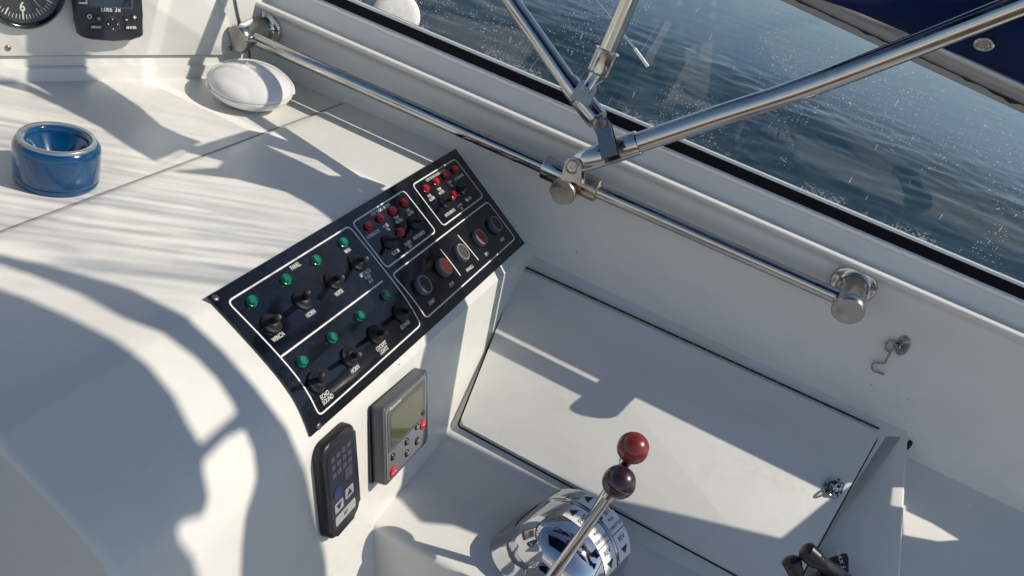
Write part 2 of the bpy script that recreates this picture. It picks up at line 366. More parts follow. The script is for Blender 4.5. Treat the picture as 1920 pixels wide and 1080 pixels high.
def vinyl_mat():
    """clear canopy vinyl: streaks put into its tint shape rippled light on the dash"""
    m = bpy.data.materials.new('light_streak_vinyl'); m.use_nodes = True; t = m.node_tree; t.nodes.clear(); L = t.links
    out = N(t, 'ShaderNodeOutputMaterial'); tr = N(t, 'ShaderNodeBsdfTransparent'); gl = N(t, 'ShaderNodeBsdfGlossy', Roughness=.08)
    fr = fres(t); mx = N(t, 'ShaderNodeMixShader')
    g = N(t, 'ShaderNodeNewGeometry'); mp = N(t, 'ShaderNodeMapping'); L.new(g.outputs['Position'], mp.inputs[0])
    mp.inputs['Rotation'].default_value = (.10, 0, 0); mp.inputs['Scale'].default_value = (1, 25, 2.4)
    n = N(t, 'ShaderNodeTexNoise', Scale=2.6, Detail=4.0, Roughness=.6, Distortion=.9); L.new(mp.outputs[0], n.inputs[0])
    r = N(t, 'ShaderNodeValToRGB'); L.new(n.outputs[0], r.inputs[0]); e = r.color_ramp.elements
    e[0].position = .40; e[0].color = (.34, .35, .37, 1); e[1].position = .58; e[1].color = (1, 1, 1, 1)
    # tint streaks kept to where the light on the dash should ripple
    se = N(t, 'ShaderNodeSeparateXYZ'); L.new(g.outputs['Position'], se.inputs[0])
    mr = N(t, 'ShaderNodeMapRange'); L.new(se.outputs[2], mr.inputs[0]); mr.inputs[1].default_value = .15 * H; mr.inputs[2].default_value = .65 * H
    mr.inputs[3].default_value = .25; mr.inputs[4].default_value = 1
    my = N(t, 'ShaderNodeMapRange'); L.new(se.outputs[1], my.inputs[0]); my.inputs[1].default_value = -.98 * H; my.inputs[2].default_value = -.78 * H; my.inputs[3].default_value = .08; my.inputs[4].default_value = 1
    mk = N(t, 'ShaderNodeMath', operation='MULTIPLY'); L.new(mr.outputs[0], mk.inputs[0]); L.new(my.outputs[0], mk.inputs[1])
    mc = N(t, 'ShaderNodeMix', data_type='RGBA'); L.new(mk.outputs[0], mc.inputs[0]); mc.inputs[6].default_value = (.86, .86, .86, 1); L.new(r.outputs[0], mc.inputs[7])
    L.new(mc.outputs[2], tr.inputs[0])
    L.new(fr.outputs[0], mx.inputs[0]); L.new(tr.outputs[0], mx.inputs[1]); L.new(gl.outputs[0], mx.inputs[2]); L.new(mx.outputs[0], out.inputs[0])
    return m
VINYL = vinyl_mat()
def water_mat():
    m, t, b = newmat('sea'); L = t.links
    b.inputs['Base Color'].default_value = (.006, .020, .029, 1); b.inputs['Specular IOR Level'].default_value = .05; b.inputs['Specular Tint'].default_value = (.75, .9, 1, 1); b.inputs['Roughness'].default_value = .05; b.inputs['IOR'].default_value = 1.33
    g = N(t, 'ShaderNodeNewGeometry'); mp = N(t, 'ShaderNodeMapping'); L.new(g.outputs['Position'], mp.inputs[0]); mp.inputs['Rotation'].default_value = (0, 0, .35); mp.inputs['Scale'].default_value = (1.0, .45, 1)
    n1 = N(t, 'ShaderNodeTexNoise', Scale=1.6, Detail=7.0, Roughness=.62, Distortion=.5); L.new(mp.outputs[0], n1.inputs[0])
    n2 = N(t, 'ShaderNodeTexNoise', Scale=7.0, Detail=5.0, Roughness=.6); L.new(mp.outputs[0], n2.inputs[0])
    ln = N(t, 'ShaderNodeVectorMath', operation='LENGTH'); L.new(g.outputs['Position'], ln.inputs[0])
    fd = N(t, 'ShaderNodeMapRange'); L.new(ln.outputs['Value'], fd.inputs[0]); fd.inputs[1].default_value = 12.5; fd.inputs[2].default_value = 14.5; fd.inputs[3].default_value = 1; fd.inputs[4].default_value = .12
    sp = N(t, 'ShaderNodeMapRange'); L.new(ln.outputs['Value'], sp.inputs[0]); sp.inputs[1].default_value = 12.0; sp.inputs[2].default_value = 15.0; sp.inputs[3].default_value = .04; sp.inputs[4].default_value = .55
    L.new(sp.outputs[0], b.inputs['Specular IOR Level'])
    return m
WATER = water_mat()

# ---------------------------------------------------------------- setting: water, wall, window
bm = bmesh.new(); bmesh.ops.create_grid(bm, x_segments=8, y_segments=8, size=900); bm.transform(Matrix.Translation((0, 0, -2.7)))
bm_obj('sea', bm, WATER, kind='structure', smooth=False)
# wavelets as real relief where the window looks down on the water
from mathutils import noise
nx, ny = 300, 420; co = []; fc = []
for i in range(nx + 1):
    x = 1.35 + 22 * (i / nx) ** 1.25
    for j in range(ny + 1):
        y = -10 + 24 * j / ny
        d = math.hypot(x, y); f = max(.0, min(1, (14.2 - d) / 1.6)) * .9 + .10
        e = min(1, i / 6, (nx - i) / 6, j / 6, (ny - j) / 6)
        q = x * .94 + y * .34; p = (y * .94 - x * .34) * .60
        h = noise.noise((q * 1.3, p * 1.3, .3)) * .016 + noise.noise((q * 4.1 + 9, p * 4.1, 1.3)) * .011 + noise.noise((q * 9.5, p * 9.5 + 4, 2.3)) * .0085
        co.append((x, y, -2.66 + h * f * e - .035 * (1 - e)))
for i in range(nx):
    for j in range(ny):
        a = i * (ny + 1) + j; fc.append((a, a + ny + 1, a + ny + 2, a + 1))
me = bpy.data.meshes.new('water'); me.from_pydata(co, [], fc); me.shade_smooth()
link('water', me, WATER, kind='structure')

WT = .15
def wallx(z, off=0): return 2.30 - WT * (z + 1.2) - off
WN = Vector((-1, 0, -WT)).normalized()              # inboard normal of the side wall
WQ = V(2.30, 0, -1.2)
STRUCT = []                                           # surfaces the sun patches are traced on
def keep(bm): 
    STRUCT.append(BVHTree.FromBMesh(bm)); return bm
zl = -.80
prof = [(2.40, -1.9), (wallx(-1.35), -1.35), (wallx(zl - .03), zl - .03), (2.214, zl - .008), (2.218, zl + .004), (2.262, zl + .002), (2.284, -.742)]
prof = round_prof(prof, {1: .01, 2: .012, 3: .006, 4: .006, 5: .010}, 6)
SUN_CUT = -1.02                                          # aft of here the coaming is cut down, unseen, to admit sun
bm = extrude_y(prof, SUN_CUT, 3.0, ny=40)
ev = [v for v in bm.verts if abs(v.co.y - SUN_CUT * H) < 1e-6 and v.co.z > -1.36 * H]; ev.sort(key=lambda v: v.index)
low = round_prof([(2.40, -1.9), (wallx(-1.35), -1.35), (wallx(-1.22), -1.22), (2.42, -1.20)], .01, 3)
bm_obj('wall', keep(bm), GELW, kind='structure', ang=80)
bm_obj('cut_coaming', keep(extrude_y(low, -2.9, SUN_CUT, ny=4)), GELW, kind='structure', ang=80)
# window: sealing bead, gasket, glass, aluminium top rail
GS = -.3
def gx(z): return 2.28 + GS * (z + .70)
GN = Vector((-1, 0, GS)).normalized(); GQ = V(2.28, 0, -.70)
win = thing('side_window', 'long scratched side window in a black rubber gasket above the white side wall', 'window', V(2.28, 0, -.72))
bm = bmesh.new(); yy = SUN_CUT; rows = []
while yy < 3.0:
    wv = random.uniform(-.0016, .0016)
    rows.append([bm.verts.new(V(x, yy, z)) for x, z in ((2.279, -.747), (2.2705, -.743 + wv), (2.2690, -.734 + wv), (2.276, -.729))]); yy += .012
for a, b in zip(rows, rows[1:]):
    for k in range(3): bm.faces.new((a[k], a[k + 1], b[k + 1], b[k]))
bm_obj('sealant_bead', bm, PAL, win)
bm_obj('gasket', extrude_y(round_prof([(2.288, -.735), (2.274, -.731), (2.272, -.700), (2.280, -.693), (2.30, -.695)], .005, 4), SUN_CUT, 3.0, ny=2), SEAL, win)
bm_obj('gasket_glint', extrude_y([(2.2725, -.6995), (2.2735, -.6925), (2.2775, -.690)], SUN_CUT, 3.0), simple('edge_glint', (.75, .80, .80), .3), win)  # pale strip paints in the sunlit top edge of the gasket
bm = extrude_y([(gx(-.72), -.72), (gx(-.262), -.262), (gx(-.262) + .008, -.262), (gx(-.72) + .008, -.72)], -2.6, 3.0, closed=True)
bm_obj('glass_pane', bm, GLASS, win, smooth=False)
# top rail runs very slightly uphill towards the bow
TS = .068
def railz(y): return -.253 + TS * y
def sheared(prof, y0, y1, closed=False, ny=1):
    bm = extrude_y(prof, y0, y1, closed, ny)
    for v in bm.verts: v.co.z += TS * v.co.y
    return bm
def inpl(z, off): return (gx(z) - off, z)
pr = [inpl(-.270, .0), inpl(-.272, .010), inpl(-.254, .014)]
bm_obj('glazing_strip', sheared(round_prof(pr, .006, 3), -2.6, .14), simple('pale_trim', (.42, .41, .40), .4, .6, var=.3), win)
pr = [inpl(-.2535, .004), inpl(-.2535, .026), inpl(-.235, .040), inpl(-.214, .036), inpl(-.204, .020), inpl(-.201, -.01)]
bm_obj('top_rail', sheared(round_prof(pr, .014, 5), -2.6, .14), ALU, win)
# grime line between strip and rail
bm = bmesh.new(); y = -2.6; rows = []
while y < .13:
    wv = max(0, random.gauss(0, .0028)); z = -.2545
    rows.append([bm.verts.new(V(gx(z) - .0165, y, z - .0015 - wv + TS * y)), bm.verts.new(V(gx(z) - .020, y, z + .003 + TS * y))]); y += .02
for a, b in zip(rows, rows[1:]): bm.faces.new((a[0], a[1], b[1], b[0]))
bm_obj('grime_seam', bm, DARKV, win)

# ---------------------------------------------------------------- dashboard / console (one swept moulding)
X0, X1 = .69, 2.275
PL = [(.815, -1.0), (.79, -1.010), (.76, -1.025), (.70, -1.052), (.62, -1.096), (.58, -1.134), (.542, -1.194)]
PR = [(.811, -1.0), (.514, -1.194)]
def polylen(p): 
    a = [0]
    for q, r in zip(p, p[1:]): a.append(a[-1] + math.dist(q, r))
    return a
def samp(p, t):
    a = polylen(p); s = t * a[-1]
    for i in range(len(p) - 1):
        if s <= a[i + 1] + 1e-9:
            k = (s - a[i]) / (a[i + 1] - a[i]); return (p[i][0] + (p[i + 1][0] - p[i][0]) * k, p[i][1] + (p[i + 1][1] - p[i][1]) * k)
    return p[-1]
PLs = []
for i in range(25):                                  # smooth the left profile
    t = i / 24; acc = [0, 0]; W = 0
    for d in (-.10, -.05, 0, .05, .10):
        tt = t + d
        if 0 <= tt <= 1: q = samp(PL, tt)
        else:
            e = samp(PL, 0 if tt < 0 else 1); f = samp(PL, -tt if tt < 0 else 2 - tt); q = (2 * e[0] - f[0], 2 * e[1] - f[1])
        acc[0] += q[0]; acc[1] += q[1]; W += 1
    PLs.append((acc[0] / W, acc[1] / W))
def S(u, v):
    """panel surface, u left to right, v top to bottom; centre line of the moulding's slope"""
    a = samp(PLs, min(max(v, 0), 1)); b = samp(PR, min(max(v, 0), 1)); k = min(max(u, 0), 1)
    k = k ** .8
    if v < 0 or v > 1:
        e = 0 if v < 0 else 1; 
        a2 = samp(PLs, abs(e - .02)); b2 = samp(PR, abs(e - .02)); m = (v - e) / (.02 if v > 1 else -.02)
        a = (a[0] + (a[0] - a2[0]) * abs(m), a[1] + (a[1] - a2[1]) * abs(m)); b = (b[0] + (b[0] - b2[0]) * abs(m), b[1] + (b[1] - b2[1]) * abs(m))
    return V(1.157 + (2.272 - 1.157) * u, a[0] * (1 - k) + b[0] * k, a[1] * (1 - k) + b[1] * k)
def SN(u, v):
    du = S(u + .004, v) - S(u - .004, v); dv = S(u, min(v + .02, 1)) - S(u, max(v - .02, 0))
    return dv.cross(du).normalized()
ZS = -1.528                                           # shelf height
def xprof(x):
    """cross-section of the moulding at outboard station x: list of (y,z)"""
    k = min(max((x - 1.157) / (2.272 - 1.157), 0), 1) ** .8
    pts = [(1.236, -1.009), (1.224, -1.0015), (1.218, -1.0), (1.19, -1.0), (1.1, -1.0), (1.0, -1.0), (.93, -1.0), (.88, -1.0)]
    for i in range(25):
        a = PLs[i]; b = samp(PR, i / 24); pts.append((a[0] * (1 - k) + b[0] * k, a[1] * (1 - k) + b[1] * k))
    y0, z0 = pts[-1]; y1, z1 = .441, ZS
    for i in range(1, 9):
        t = i / 8; bow = .018 * (1 - k) * math.sin(PI * t)
        pts.append((y0 + (y1 - y0) * t - bow * 0, z0 + (z1 - z0) * t))
    pts.append((.36, -1.8)); pts.append((.33, -2.2))
    return pts
bm = bmesh.new(); cols = []
NX = 60
for i in range(NX + 1):
    x = X0 + (X1 + .06 - X0) * i / NX
    cols.append([bm.verts.new(V(x, y, z)) for y, z in xprof(x)])
for a, b in zip(cols, cols[1:]):
    for k in range(len(a) - 1): bm.faces.new((a[k], a[k + 1], b[k + 1], b[k]))
# rounded left end turning down into the foot well
prev = cols[0]
for j in range(1, 5):
    a = j / 4 * PI / 2; r = .018
    c = [bm.verts.new(V(X0 - r * math.sin(a), y - (0) , z - r * (1 - math.cos(a)) )) for y, z in xprof(X0)]
    for k in range(len(c) - 1): bm.faces.new((c[k], c[k + 1], prev[k + 1], prev[k]))
    prev = c
c = [bm.verts.new(V(X0 - .018, y + .0, min(z - .3, -2.2))) for y, z in xprof(X0)]
for k in range(len(c) - 1): bm.faces.new((c[k], c[k + 1], prev[k + 1], prev[k]))
bm_obj('dashboard', keep(bm), GELT, kind='structure', ang=24)
# forward part of the dash top, a few millimetres lower, seam between them
bm = bmesh.new()
FZ = -1.008
vs_ = [bm.verts.new(V(x, y, FZ)) for x, y in ((.3, 1.226), (2.45, 1.226), (2.45, 2.4), (.3, 2.4))]
bm.faces.new(vs_)
bm_obj('dash_top', keep(bm), GELT, kind='structure', smooth=False)
bm = bmesh.new()
vs_ = [bm.verts.new(V(x, y, z)) for x, y, z in ((.3, 1.234, -1.0065), (2.3, 1.234, -1.0065), (2.3, 1.239, -1.0065), (.3, 1.239, -1.0065))]
bm.faces.new(vs_)
bm_obj('dash_seam', bm, simple('seam_sealant', (.30, .29, .28), .6), kind='structure', smooth=False)

# gauge pod across the front of the dash
gdir = Vector((.928, -.372, 0)).normalized()          # along its foot, towards the side wall
gq = V(1.544, 1.775, -1.0)
gnh = Vector((-.372, -.928, 0)).normalized()          # horizontal, facing the helm
tilt = math.radians(14)
gn = (gnh * math.cos(tilt) + Vector((0, 0, 1)) * math.sin(tilt)).normalized()
gup = (Vector((0, 0, 1)) * math.cos(tilt) - gnh * math.sin(tilt)).normalized()
def G(a, h, off=0): return gq + (gdir * a + gup * h + gn * off) * H
def Gpx(px, py, off=0):
    p = on_plane(px, py, gn, gq + gn * off * H) - gq; return p.dot(gdir) / H, p.dot(gup) / H
def gbox(a0, a1, h0, h1, o0, o1):
    bm = bmesh.new(); q = [bm.verts.new(G(a, h, o)) for o in (o0, o1) for a, h in ((a0, h0), (a1, h0), (a1, h1), (a0, h1))]
    for f in ((0, 3, 2, 1), (4, 5, 6, 7), (0, 1, 5, 4), (1, 2, 6, 5), (2, 3, 7, 6), (3, 0, 4, 7)): bm.faces.new([q[k] for k in f])
    return bm
hA = Gpx(100, 125)[1]; hB = Gpx(100, 103)[1]
bm = gbox(-1.0, .80, -.06, hA, -.12, .012); bmesh.ops.bevel(bm, geom=[e for e in bm.edges], offset=.002, segments=2, affect='EDGES')
bm_obj('instrument_pod', keep(bm), GELT, kind='structure')
bm = gbox(-1.0, .80, hA, 1.1, -.14, .0); keep(bm)
bm_obj('pod_backing', bm, GELT, kind='structure')
# fascia board with rounded lower right corner
fa, fh = Gpx(440, 98); 
fa1 = fa; pts = [(-1.0, hB)]
for k in range(7):
    a = -PI / 2 + k / 6 * PI / 2; pts.append((fa1 - .035 + .035 * math.cos(a), hB + .035 + .035 * math.sin(a)))
for px, py in ((434, 60), (422, 28), (404, 2)):
    pts.append(Gpx(px, py))
pts += [(pts[-1][0] - .12, pts[-1][1] + .12), (pts[-1][0] - .3, 1.0), (-1.0, 1.0)]
Mg = mat4(gq, gdir, gup, gn)
pod = thing('instrument_fascia', 'white fascia board with rounded corner carrying the round gauge and chart plotter', 'fascia', gq)
bm = prism([(a * H, h * H) for a, h in pts], .0003, .012 * H, Mg, .0012); keep(bm)
bm_obj('board', bm, GELT, pod, ang=50)
bm = ribbon([G(a, h, 0) for a, h in pts], [gn] * len(pts), .0022, True, .0022, .0006); bm_obj('gap_line', bm, DARKV, pod)
FO = .0125
def screw(o, n, r, parent, name='screw', mat=STEELS, cross=True, up=None):
    x, y, z = frame_of(n, up); M = mat4(o, x, y, z)
    prof = [(0, 0), (r, 0), (r, r * .15), (r * .8, r * .42), (r * .4, r * .55), (0, r * .6)]
    s = bm_obj(name, lathe(prof, 20, M), mat, parent)
    R = Matrix.Rotation(random.uniform(0, 1.5), 4, 'Z')
    b1 = prism([(-r * .55, -r * .1), (r * .55, -r * .1), (r * .55, r * .1), (-r * .55, r * .1)], r * .45, r * .625, M @ R)
    if cross: b1 = join(b1, prism([(-r * .1, -r * .55), (r * .1, -r * .55), (r * .1, r * .55), (-r * .1, r * .55)], r * .45, r * .62, M @ R))
    bm_obj('screw_slot', b1, DARKV, s, smooth=False)
    return s
for px, py in ((15, 90), (431, 91)):
    a, h = Gpx(px, py, FO); screw(G(a, h, FO), gn, .0042, pod)
# cover trim going up the corner between pod and wall
pts = [Gpx(*q, .0) for q in ((438, -10), (446, 30), (456, 62), (466, 95), (467, 130))]
bm_obj('corner_bead', tube_path(smooth_path([G(a, h, .004) for a, h in pts], 6), .0016, 8), simple('bead_grey', (.12, .12, .12), .5), pod)

# ---------------------------------------------------------------- shelf, locker, aft deck
LP = math.atan2(.302, .59)                            # slope of the locker top
lt_dir = Vector((math.cos(LP), 0, math.sin(LP)))      # up the slope, outboard
ln = Vector((-math.sin(LP), 0, math.cos(LP)))
LQ = V(1.71, 0, ZS)
def Lpt(px, py, off=0): return on_plane(px, py, ln, LQ + ln * off * H)
bm = bmesh.new()
xs = 1.337
prof = round_prof([(xs - .02, -2.4), (xs, ZS), (1.73, ZS)], .02, 5)
bm_obj('shelf', keep(extrude_y(prof, .52, -1.6, ny=12)), GEL, kind='structure', ang=60)
bm = bmesh.new(); q = [bm.verts.new(V(*p)) for p in ((-.2, 1.3, -2.15), (1.5, 1.3, -2.15), (1.5, -2, -2.15), (-.2, -2, -2.15))]; bm.faces.new(q)
bm_obj('floor', keep(bm), GELD, kind='structure', smooth=False)

lock = thing('locker', 'sloping white side locker with a hinged hatch lid between console and aft deck', 'locker', V(1.71, .3, ZS))
def slab(corners, n, th, bev, seg=3, drop=0):
    """rounded slab whose top face has the given world corners"""
    bm = bmesh.new(); top = [bm.verts.new(c) for c in corners]; lo = [bm.verts.new(c - n * th) for c in corners]
    f = bm.faces.new(top); f2 = bm.faces.new(lo[::-1]); m = len(top)
    for k in range(m): bm.faces.new((top[k], lo[k], lo[(k + 1) % m], top[(k + 1) % m]))
    if not bev: bmesh.ops.triangulate(bm, faces=[f, f2], ngon_method='EAR_CLIP')
    if bev: bmesh.ops.bevel(bm, geom=list(f.edges), offset=bev, segments=seg, affect='EDGES', profile=.5)
    return bm
def corner_round(cs, radii, n=5):
    out = []; m = len(cs)
    for i, c in enumerate(cs):
        r = radii[i] if isinstance(radii, (list, tuple)) else radii
        if r <= 0: out.append(c); continue
        a = (cs[i - 1] - c).normalized() * r; b = (cs[(i + 1) % m] - c).normalized() * r
        for k in range(n + 1):
            t = k / n; out.append((c + a) * (1 - t) ** 2 + c * 2 * t * (1 - t) + (c + b) * t * t)
    return out
A_ = Lpt(975, 462); B_ = Lpt(812, 810); C_ = Lpt(1700, 806)
D_ = Lpt(1691, 1140); E_ = LQ + V(0, -1.6, 0); E_.x = LQ.x
far = [Lpt(1700, 806), Lpt(1697, 900), Lpt(1692, 1060), Lpt(1680, 1240)]
# body: slope from the shelf up to the wall, right edge rounded down on to the deck beyond
body_c = [LQ + V(.0, .62, 0), LQ + lt_dir * .70 * H + V(0, .62, 0)]
cs = [LQ + V(0, .62, 0), LQ + V(0, -1.4, 0) ]
inn = [Lpt(1662, 818), Lpt(1557, 974), Lpt(1474, 1112), Lpt(1410, 1222)]      # just outside the lid's aft edge
bm = slab(cs + [Lpt(1400, 1240)] + inn[::-1] + [Lpt(1690, 819), Lpt(1703, 813), Lpt(1703, 770), LQ + lt_dir * .75 * H + V(0, .62, 0)], ln, .10 * H, 0)
bm_obj('body', keep(bm), GEL, lock, ang=40)
# sunken return between the lid and the raised aft rim
si = [Lpt(1690, 819), Lpt(1674, 876), Lpt(1666, 975), Lpt(1657, 1080), Lpt(1640, 1260)]
so_ = [Lpt(1703, 813), Lpt(1698, 876), Lpt(1693, 975), Lpt(1687, 1080), Lpt(1676, 1260)]
dp_ = [.004, .022, .032, .036, .036]
bm = bmesh.new(); rows = []
lidside = [Lpt(1662, 818), Lpt(1622, 876), Lpt(1557, 974), Lpt(1490, 1086), Lpt(1400, 1240)]
for p, q, o_, d in zip(lidside, si, so_, dp_):
    row = [p + ln * .0002 - ln * .10 * H * 0, p - ln * d * H, p.lerp(q, .5) - ln * d * .62 * H, q.lerp(p, .10) - ln * d * .12 * H, q, o_.lerp(q, .12) + ln * .0, o_ - ln * .004 * H, o_ - ln * .012 * H + (o_ - q).normalized() * .003, o_ - ln * .085 * H + (o_ - q).normalized() * .004]
    rows.append([bm.verts.new(x) for x in row])
for a_, b_ in zip(rows, rows[1:]):
    for k in range(len(a_) - 1): bm.faces.new((a_[k], a_[k + 1], b_[k + 1], b_[k]))
bm_obj('aft_rim', keep(bm), GEL, lock, ang=28)
# lid
LT = .020
lc = [Lpt(975, 503, LT), Lpt(862, 793, LT), Lpt(1478, 1124, LT), Lpt(1650, 812, LT)]
lcr = corner_round(lc, [.004, .006, .006, .013])
bm = slab(lcr, ln, LT * H - .0006, .0028)
lid = bm_obj('lid', keep(bm), GELL, lock, ang=30)
lc0 = [p + (p - sum(lc, Vector()) / 4).normalized() * .003 for p in lcr]
bm = ribbon([p - ln * LT * H for p in lc0], [ln] * len(lc0), .0024, True, .0003, .0004); bm_obj('lid_gap', bm, DARKV, lock)  # dark strip drawn for the gap at the foot of the lid
# piano hinge along the top edge of the lid
h0 = Lpt(977, 501, LT * .6); h1 = Lpt(1648, 808, LT * .6); hd = (h1 - h0); hl = hd.length; hd.normalize()
up_s = (lt_dir - hd * lt_dir.dot(hd)).normalized()
h0 += up_s * .004; h1 += up_s * .004
bmh = []
nk = 26
for k in range(nk):
    a = h0 + (h1 - h0) * (k + .015) / nk; b = h0 + (h1 - h0) * (k + .985) / nk; bmh.append(cyl(a, b, .0018, n=10))
hin = bm_obj('hinge', join(*bmh), HINGE, lock)

# aft side deck beyond the locker: same slope, lower, meeting the wall
DQ = V(2.33, -.5, -1.298)
DS = LP; dn = Vector((-math.sin(DS), 0, math.cos(DS)))
bm = bmesh.new()
dd = Vector((math.cos(DS), 0, math.sin(DS)))
pts = [DQ + dd * a * H + V(0, y, 0) for a, y in ((-.72, -.08), (.03, -.08), (.03, -1.9), (-.72, -1.9))]
bm.faces.new([bm.verts.new(p) for p in pts])
bm_obj('side_deck', keep(bm), GEL, kind='structure', smooth=False)

# ---------------------------------------------------------------- where does a sight line land
def hit(px, py):
    d = ray(px, py).normalized(); best = None
    for b in STRUCT:
        r = b.ray_cast(Vector((0, 0, 0)), d)
        if r[0] is not None and (best is None or r[3] < best[2]): best = (r[0], r[1], r[3])
    return best
# ---------------------------------------------------------------- canopy sheet above the window: canvas shaped to cast wanted shadows, clear vinyl between
EZ = Vector((GS, 0, 1)).normalized()                  # up within the canopy plane
def to_canopy(p):
    """where the sun ray that reaches p came through the canopy, as (y, along-slope) in h units"""
    t = (GQ - p).dot(GN) / SUN.dot(GN); q = p + SUN * t
    return (q.y / H, (q - GQ).dot(EZ) / H)
def dens(poly, step=9):
    out = []
    for (a, b) in zip(poly, poly[1:] + poly[:1]):
        n = max(1, int(math.dist(a, b) / step))
        for k in range(n): out.append((a[0] + (b[0] - a[0]) * k / n, a[1] + (b[1] - a[1]) * k / n))
    return out
DARK = {  # outlines of shade, traced back along the sun to cut the canvas
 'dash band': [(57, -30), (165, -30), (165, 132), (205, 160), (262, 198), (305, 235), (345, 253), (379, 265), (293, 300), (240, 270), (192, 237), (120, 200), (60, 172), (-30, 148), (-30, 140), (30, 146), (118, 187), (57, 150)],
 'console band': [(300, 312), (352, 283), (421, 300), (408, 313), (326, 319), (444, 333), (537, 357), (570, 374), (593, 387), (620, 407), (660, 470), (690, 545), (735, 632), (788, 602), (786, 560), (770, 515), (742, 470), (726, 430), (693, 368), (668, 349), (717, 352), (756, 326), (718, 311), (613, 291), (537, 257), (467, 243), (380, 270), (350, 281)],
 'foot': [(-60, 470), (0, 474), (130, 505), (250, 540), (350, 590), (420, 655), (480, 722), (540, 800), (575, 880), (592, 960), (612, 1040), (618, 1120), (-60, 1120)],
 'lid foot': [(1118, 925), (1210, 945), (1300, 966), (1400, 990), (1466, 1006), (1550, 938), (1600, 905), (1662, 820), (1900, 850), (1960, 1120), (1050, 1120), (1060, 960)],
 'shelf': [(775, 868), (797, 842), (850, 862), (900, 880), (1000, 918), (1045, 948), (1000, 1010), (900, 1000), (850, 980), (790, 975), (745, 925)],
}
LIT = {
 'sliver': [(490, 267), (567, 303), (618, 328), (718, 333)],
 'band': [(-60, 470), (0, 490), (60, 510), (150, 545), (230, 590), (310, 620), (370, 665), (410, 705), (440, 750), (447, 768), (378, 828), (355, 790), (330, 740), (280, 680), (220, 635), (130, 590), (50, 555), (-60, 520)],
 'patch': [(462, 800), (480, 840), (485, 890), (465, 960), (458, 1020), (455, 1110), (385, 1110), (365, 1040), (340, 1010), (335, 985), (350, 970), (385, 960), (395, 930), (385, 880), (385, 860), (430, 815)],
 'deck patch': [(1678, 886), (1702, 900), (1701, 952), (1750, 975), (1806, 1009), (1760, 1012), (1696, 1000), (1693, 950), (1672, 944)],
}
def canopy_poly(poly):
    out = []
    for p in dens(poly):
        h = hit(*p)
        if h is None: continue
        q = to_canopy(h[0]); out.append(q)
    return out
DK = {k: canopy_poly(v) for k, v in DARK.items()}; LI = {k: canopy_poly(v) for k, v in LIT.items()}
for k, v in list(DK.items()) + list(LI.items()):
    pass
DK['left shade'] = [(-3.19, 1.31), (-1.9, 1.31), (-1.75, 2.12), (-1.3, 2.14), (-.8, 2.22), (-.8, 2.74), (-3.19, 2.74)]  # added canvas that keeps the console's left end dark
def inside(p, poly):
    x, y = p; c = False; n = len(poly)
    for i in range(n):
        (x1, y1), (x2, y2) = poly[i], poly[i - 1]
        if (y1 > y) != (y2 > y) and x < (x2 - x1) * (y - y1) / (y2 - y1) + x1: c = not c
    return c
verts = []; edges = []
def add_poly(p):
    b = len(verts); verts.extend(Vector(q) for q in p); edges.extend((b + i, b + (i + 1) % len(p)) for i in range(len(p)))
S0, S1 = .50, 2.75                                    # slope range of the canopy sheet
Y0, Y1 = -3.2, 2.4
base = [(Y0, -.05), (-1.0, -.05), (-1.0, S0), (Y1, S0 + .0), (Y1, S1), (Y0, S1)]
base = [(Y0, S0), (Y1, S0), (Y1, S1), (Y0, S1)]
strip_top = .62
add_poly(base); add_poly([(Y0 - .01, strip_top), (Y1 + .01, strip_top)][:2]) if False else None
for v in list(DK.values()) + list(LI.values()):
    if v: add_poly(v)
vo, eo, fo, *_ = delaunay_2d_cdt(verts, edges, [], 0, 1e-5)
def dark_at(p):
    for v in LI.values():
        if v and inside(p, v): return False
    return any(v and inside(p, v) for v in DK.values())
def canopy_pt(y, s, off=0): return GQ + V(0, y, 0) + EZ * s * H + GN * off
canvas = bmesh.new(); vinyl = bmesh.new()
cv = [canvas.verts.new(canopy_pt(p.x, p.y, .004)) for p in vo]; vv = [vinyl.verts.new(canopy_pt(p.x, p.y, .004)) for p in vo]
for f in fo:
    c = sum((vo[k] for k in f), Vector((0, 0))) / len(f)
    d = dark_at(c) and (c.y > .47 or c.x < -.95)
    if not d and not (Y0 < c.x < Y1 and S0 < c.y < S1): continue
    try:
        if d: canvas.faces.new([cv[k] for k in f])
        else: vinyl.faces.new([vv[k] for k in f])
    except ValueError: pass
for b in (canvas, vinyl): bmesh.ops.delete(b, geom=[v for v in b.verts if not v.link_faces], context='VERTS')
canopy = thing('canopy', 'navy canvas cockpit canopy snapped above the side window, with unseen sheets shaped to cast shadows', 'canopy', canopy_pt(0, S0))
o = bm_obj('shade_canvas', canvas, NAVY, canopy, smooth=False)  # unseen canvas in the shapes of the wanted shadows
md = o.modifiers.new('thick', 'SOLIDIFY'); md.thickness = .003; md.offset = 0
bm_obj('clear_panel', vinyl, VINYL, canopy, smooth=False)
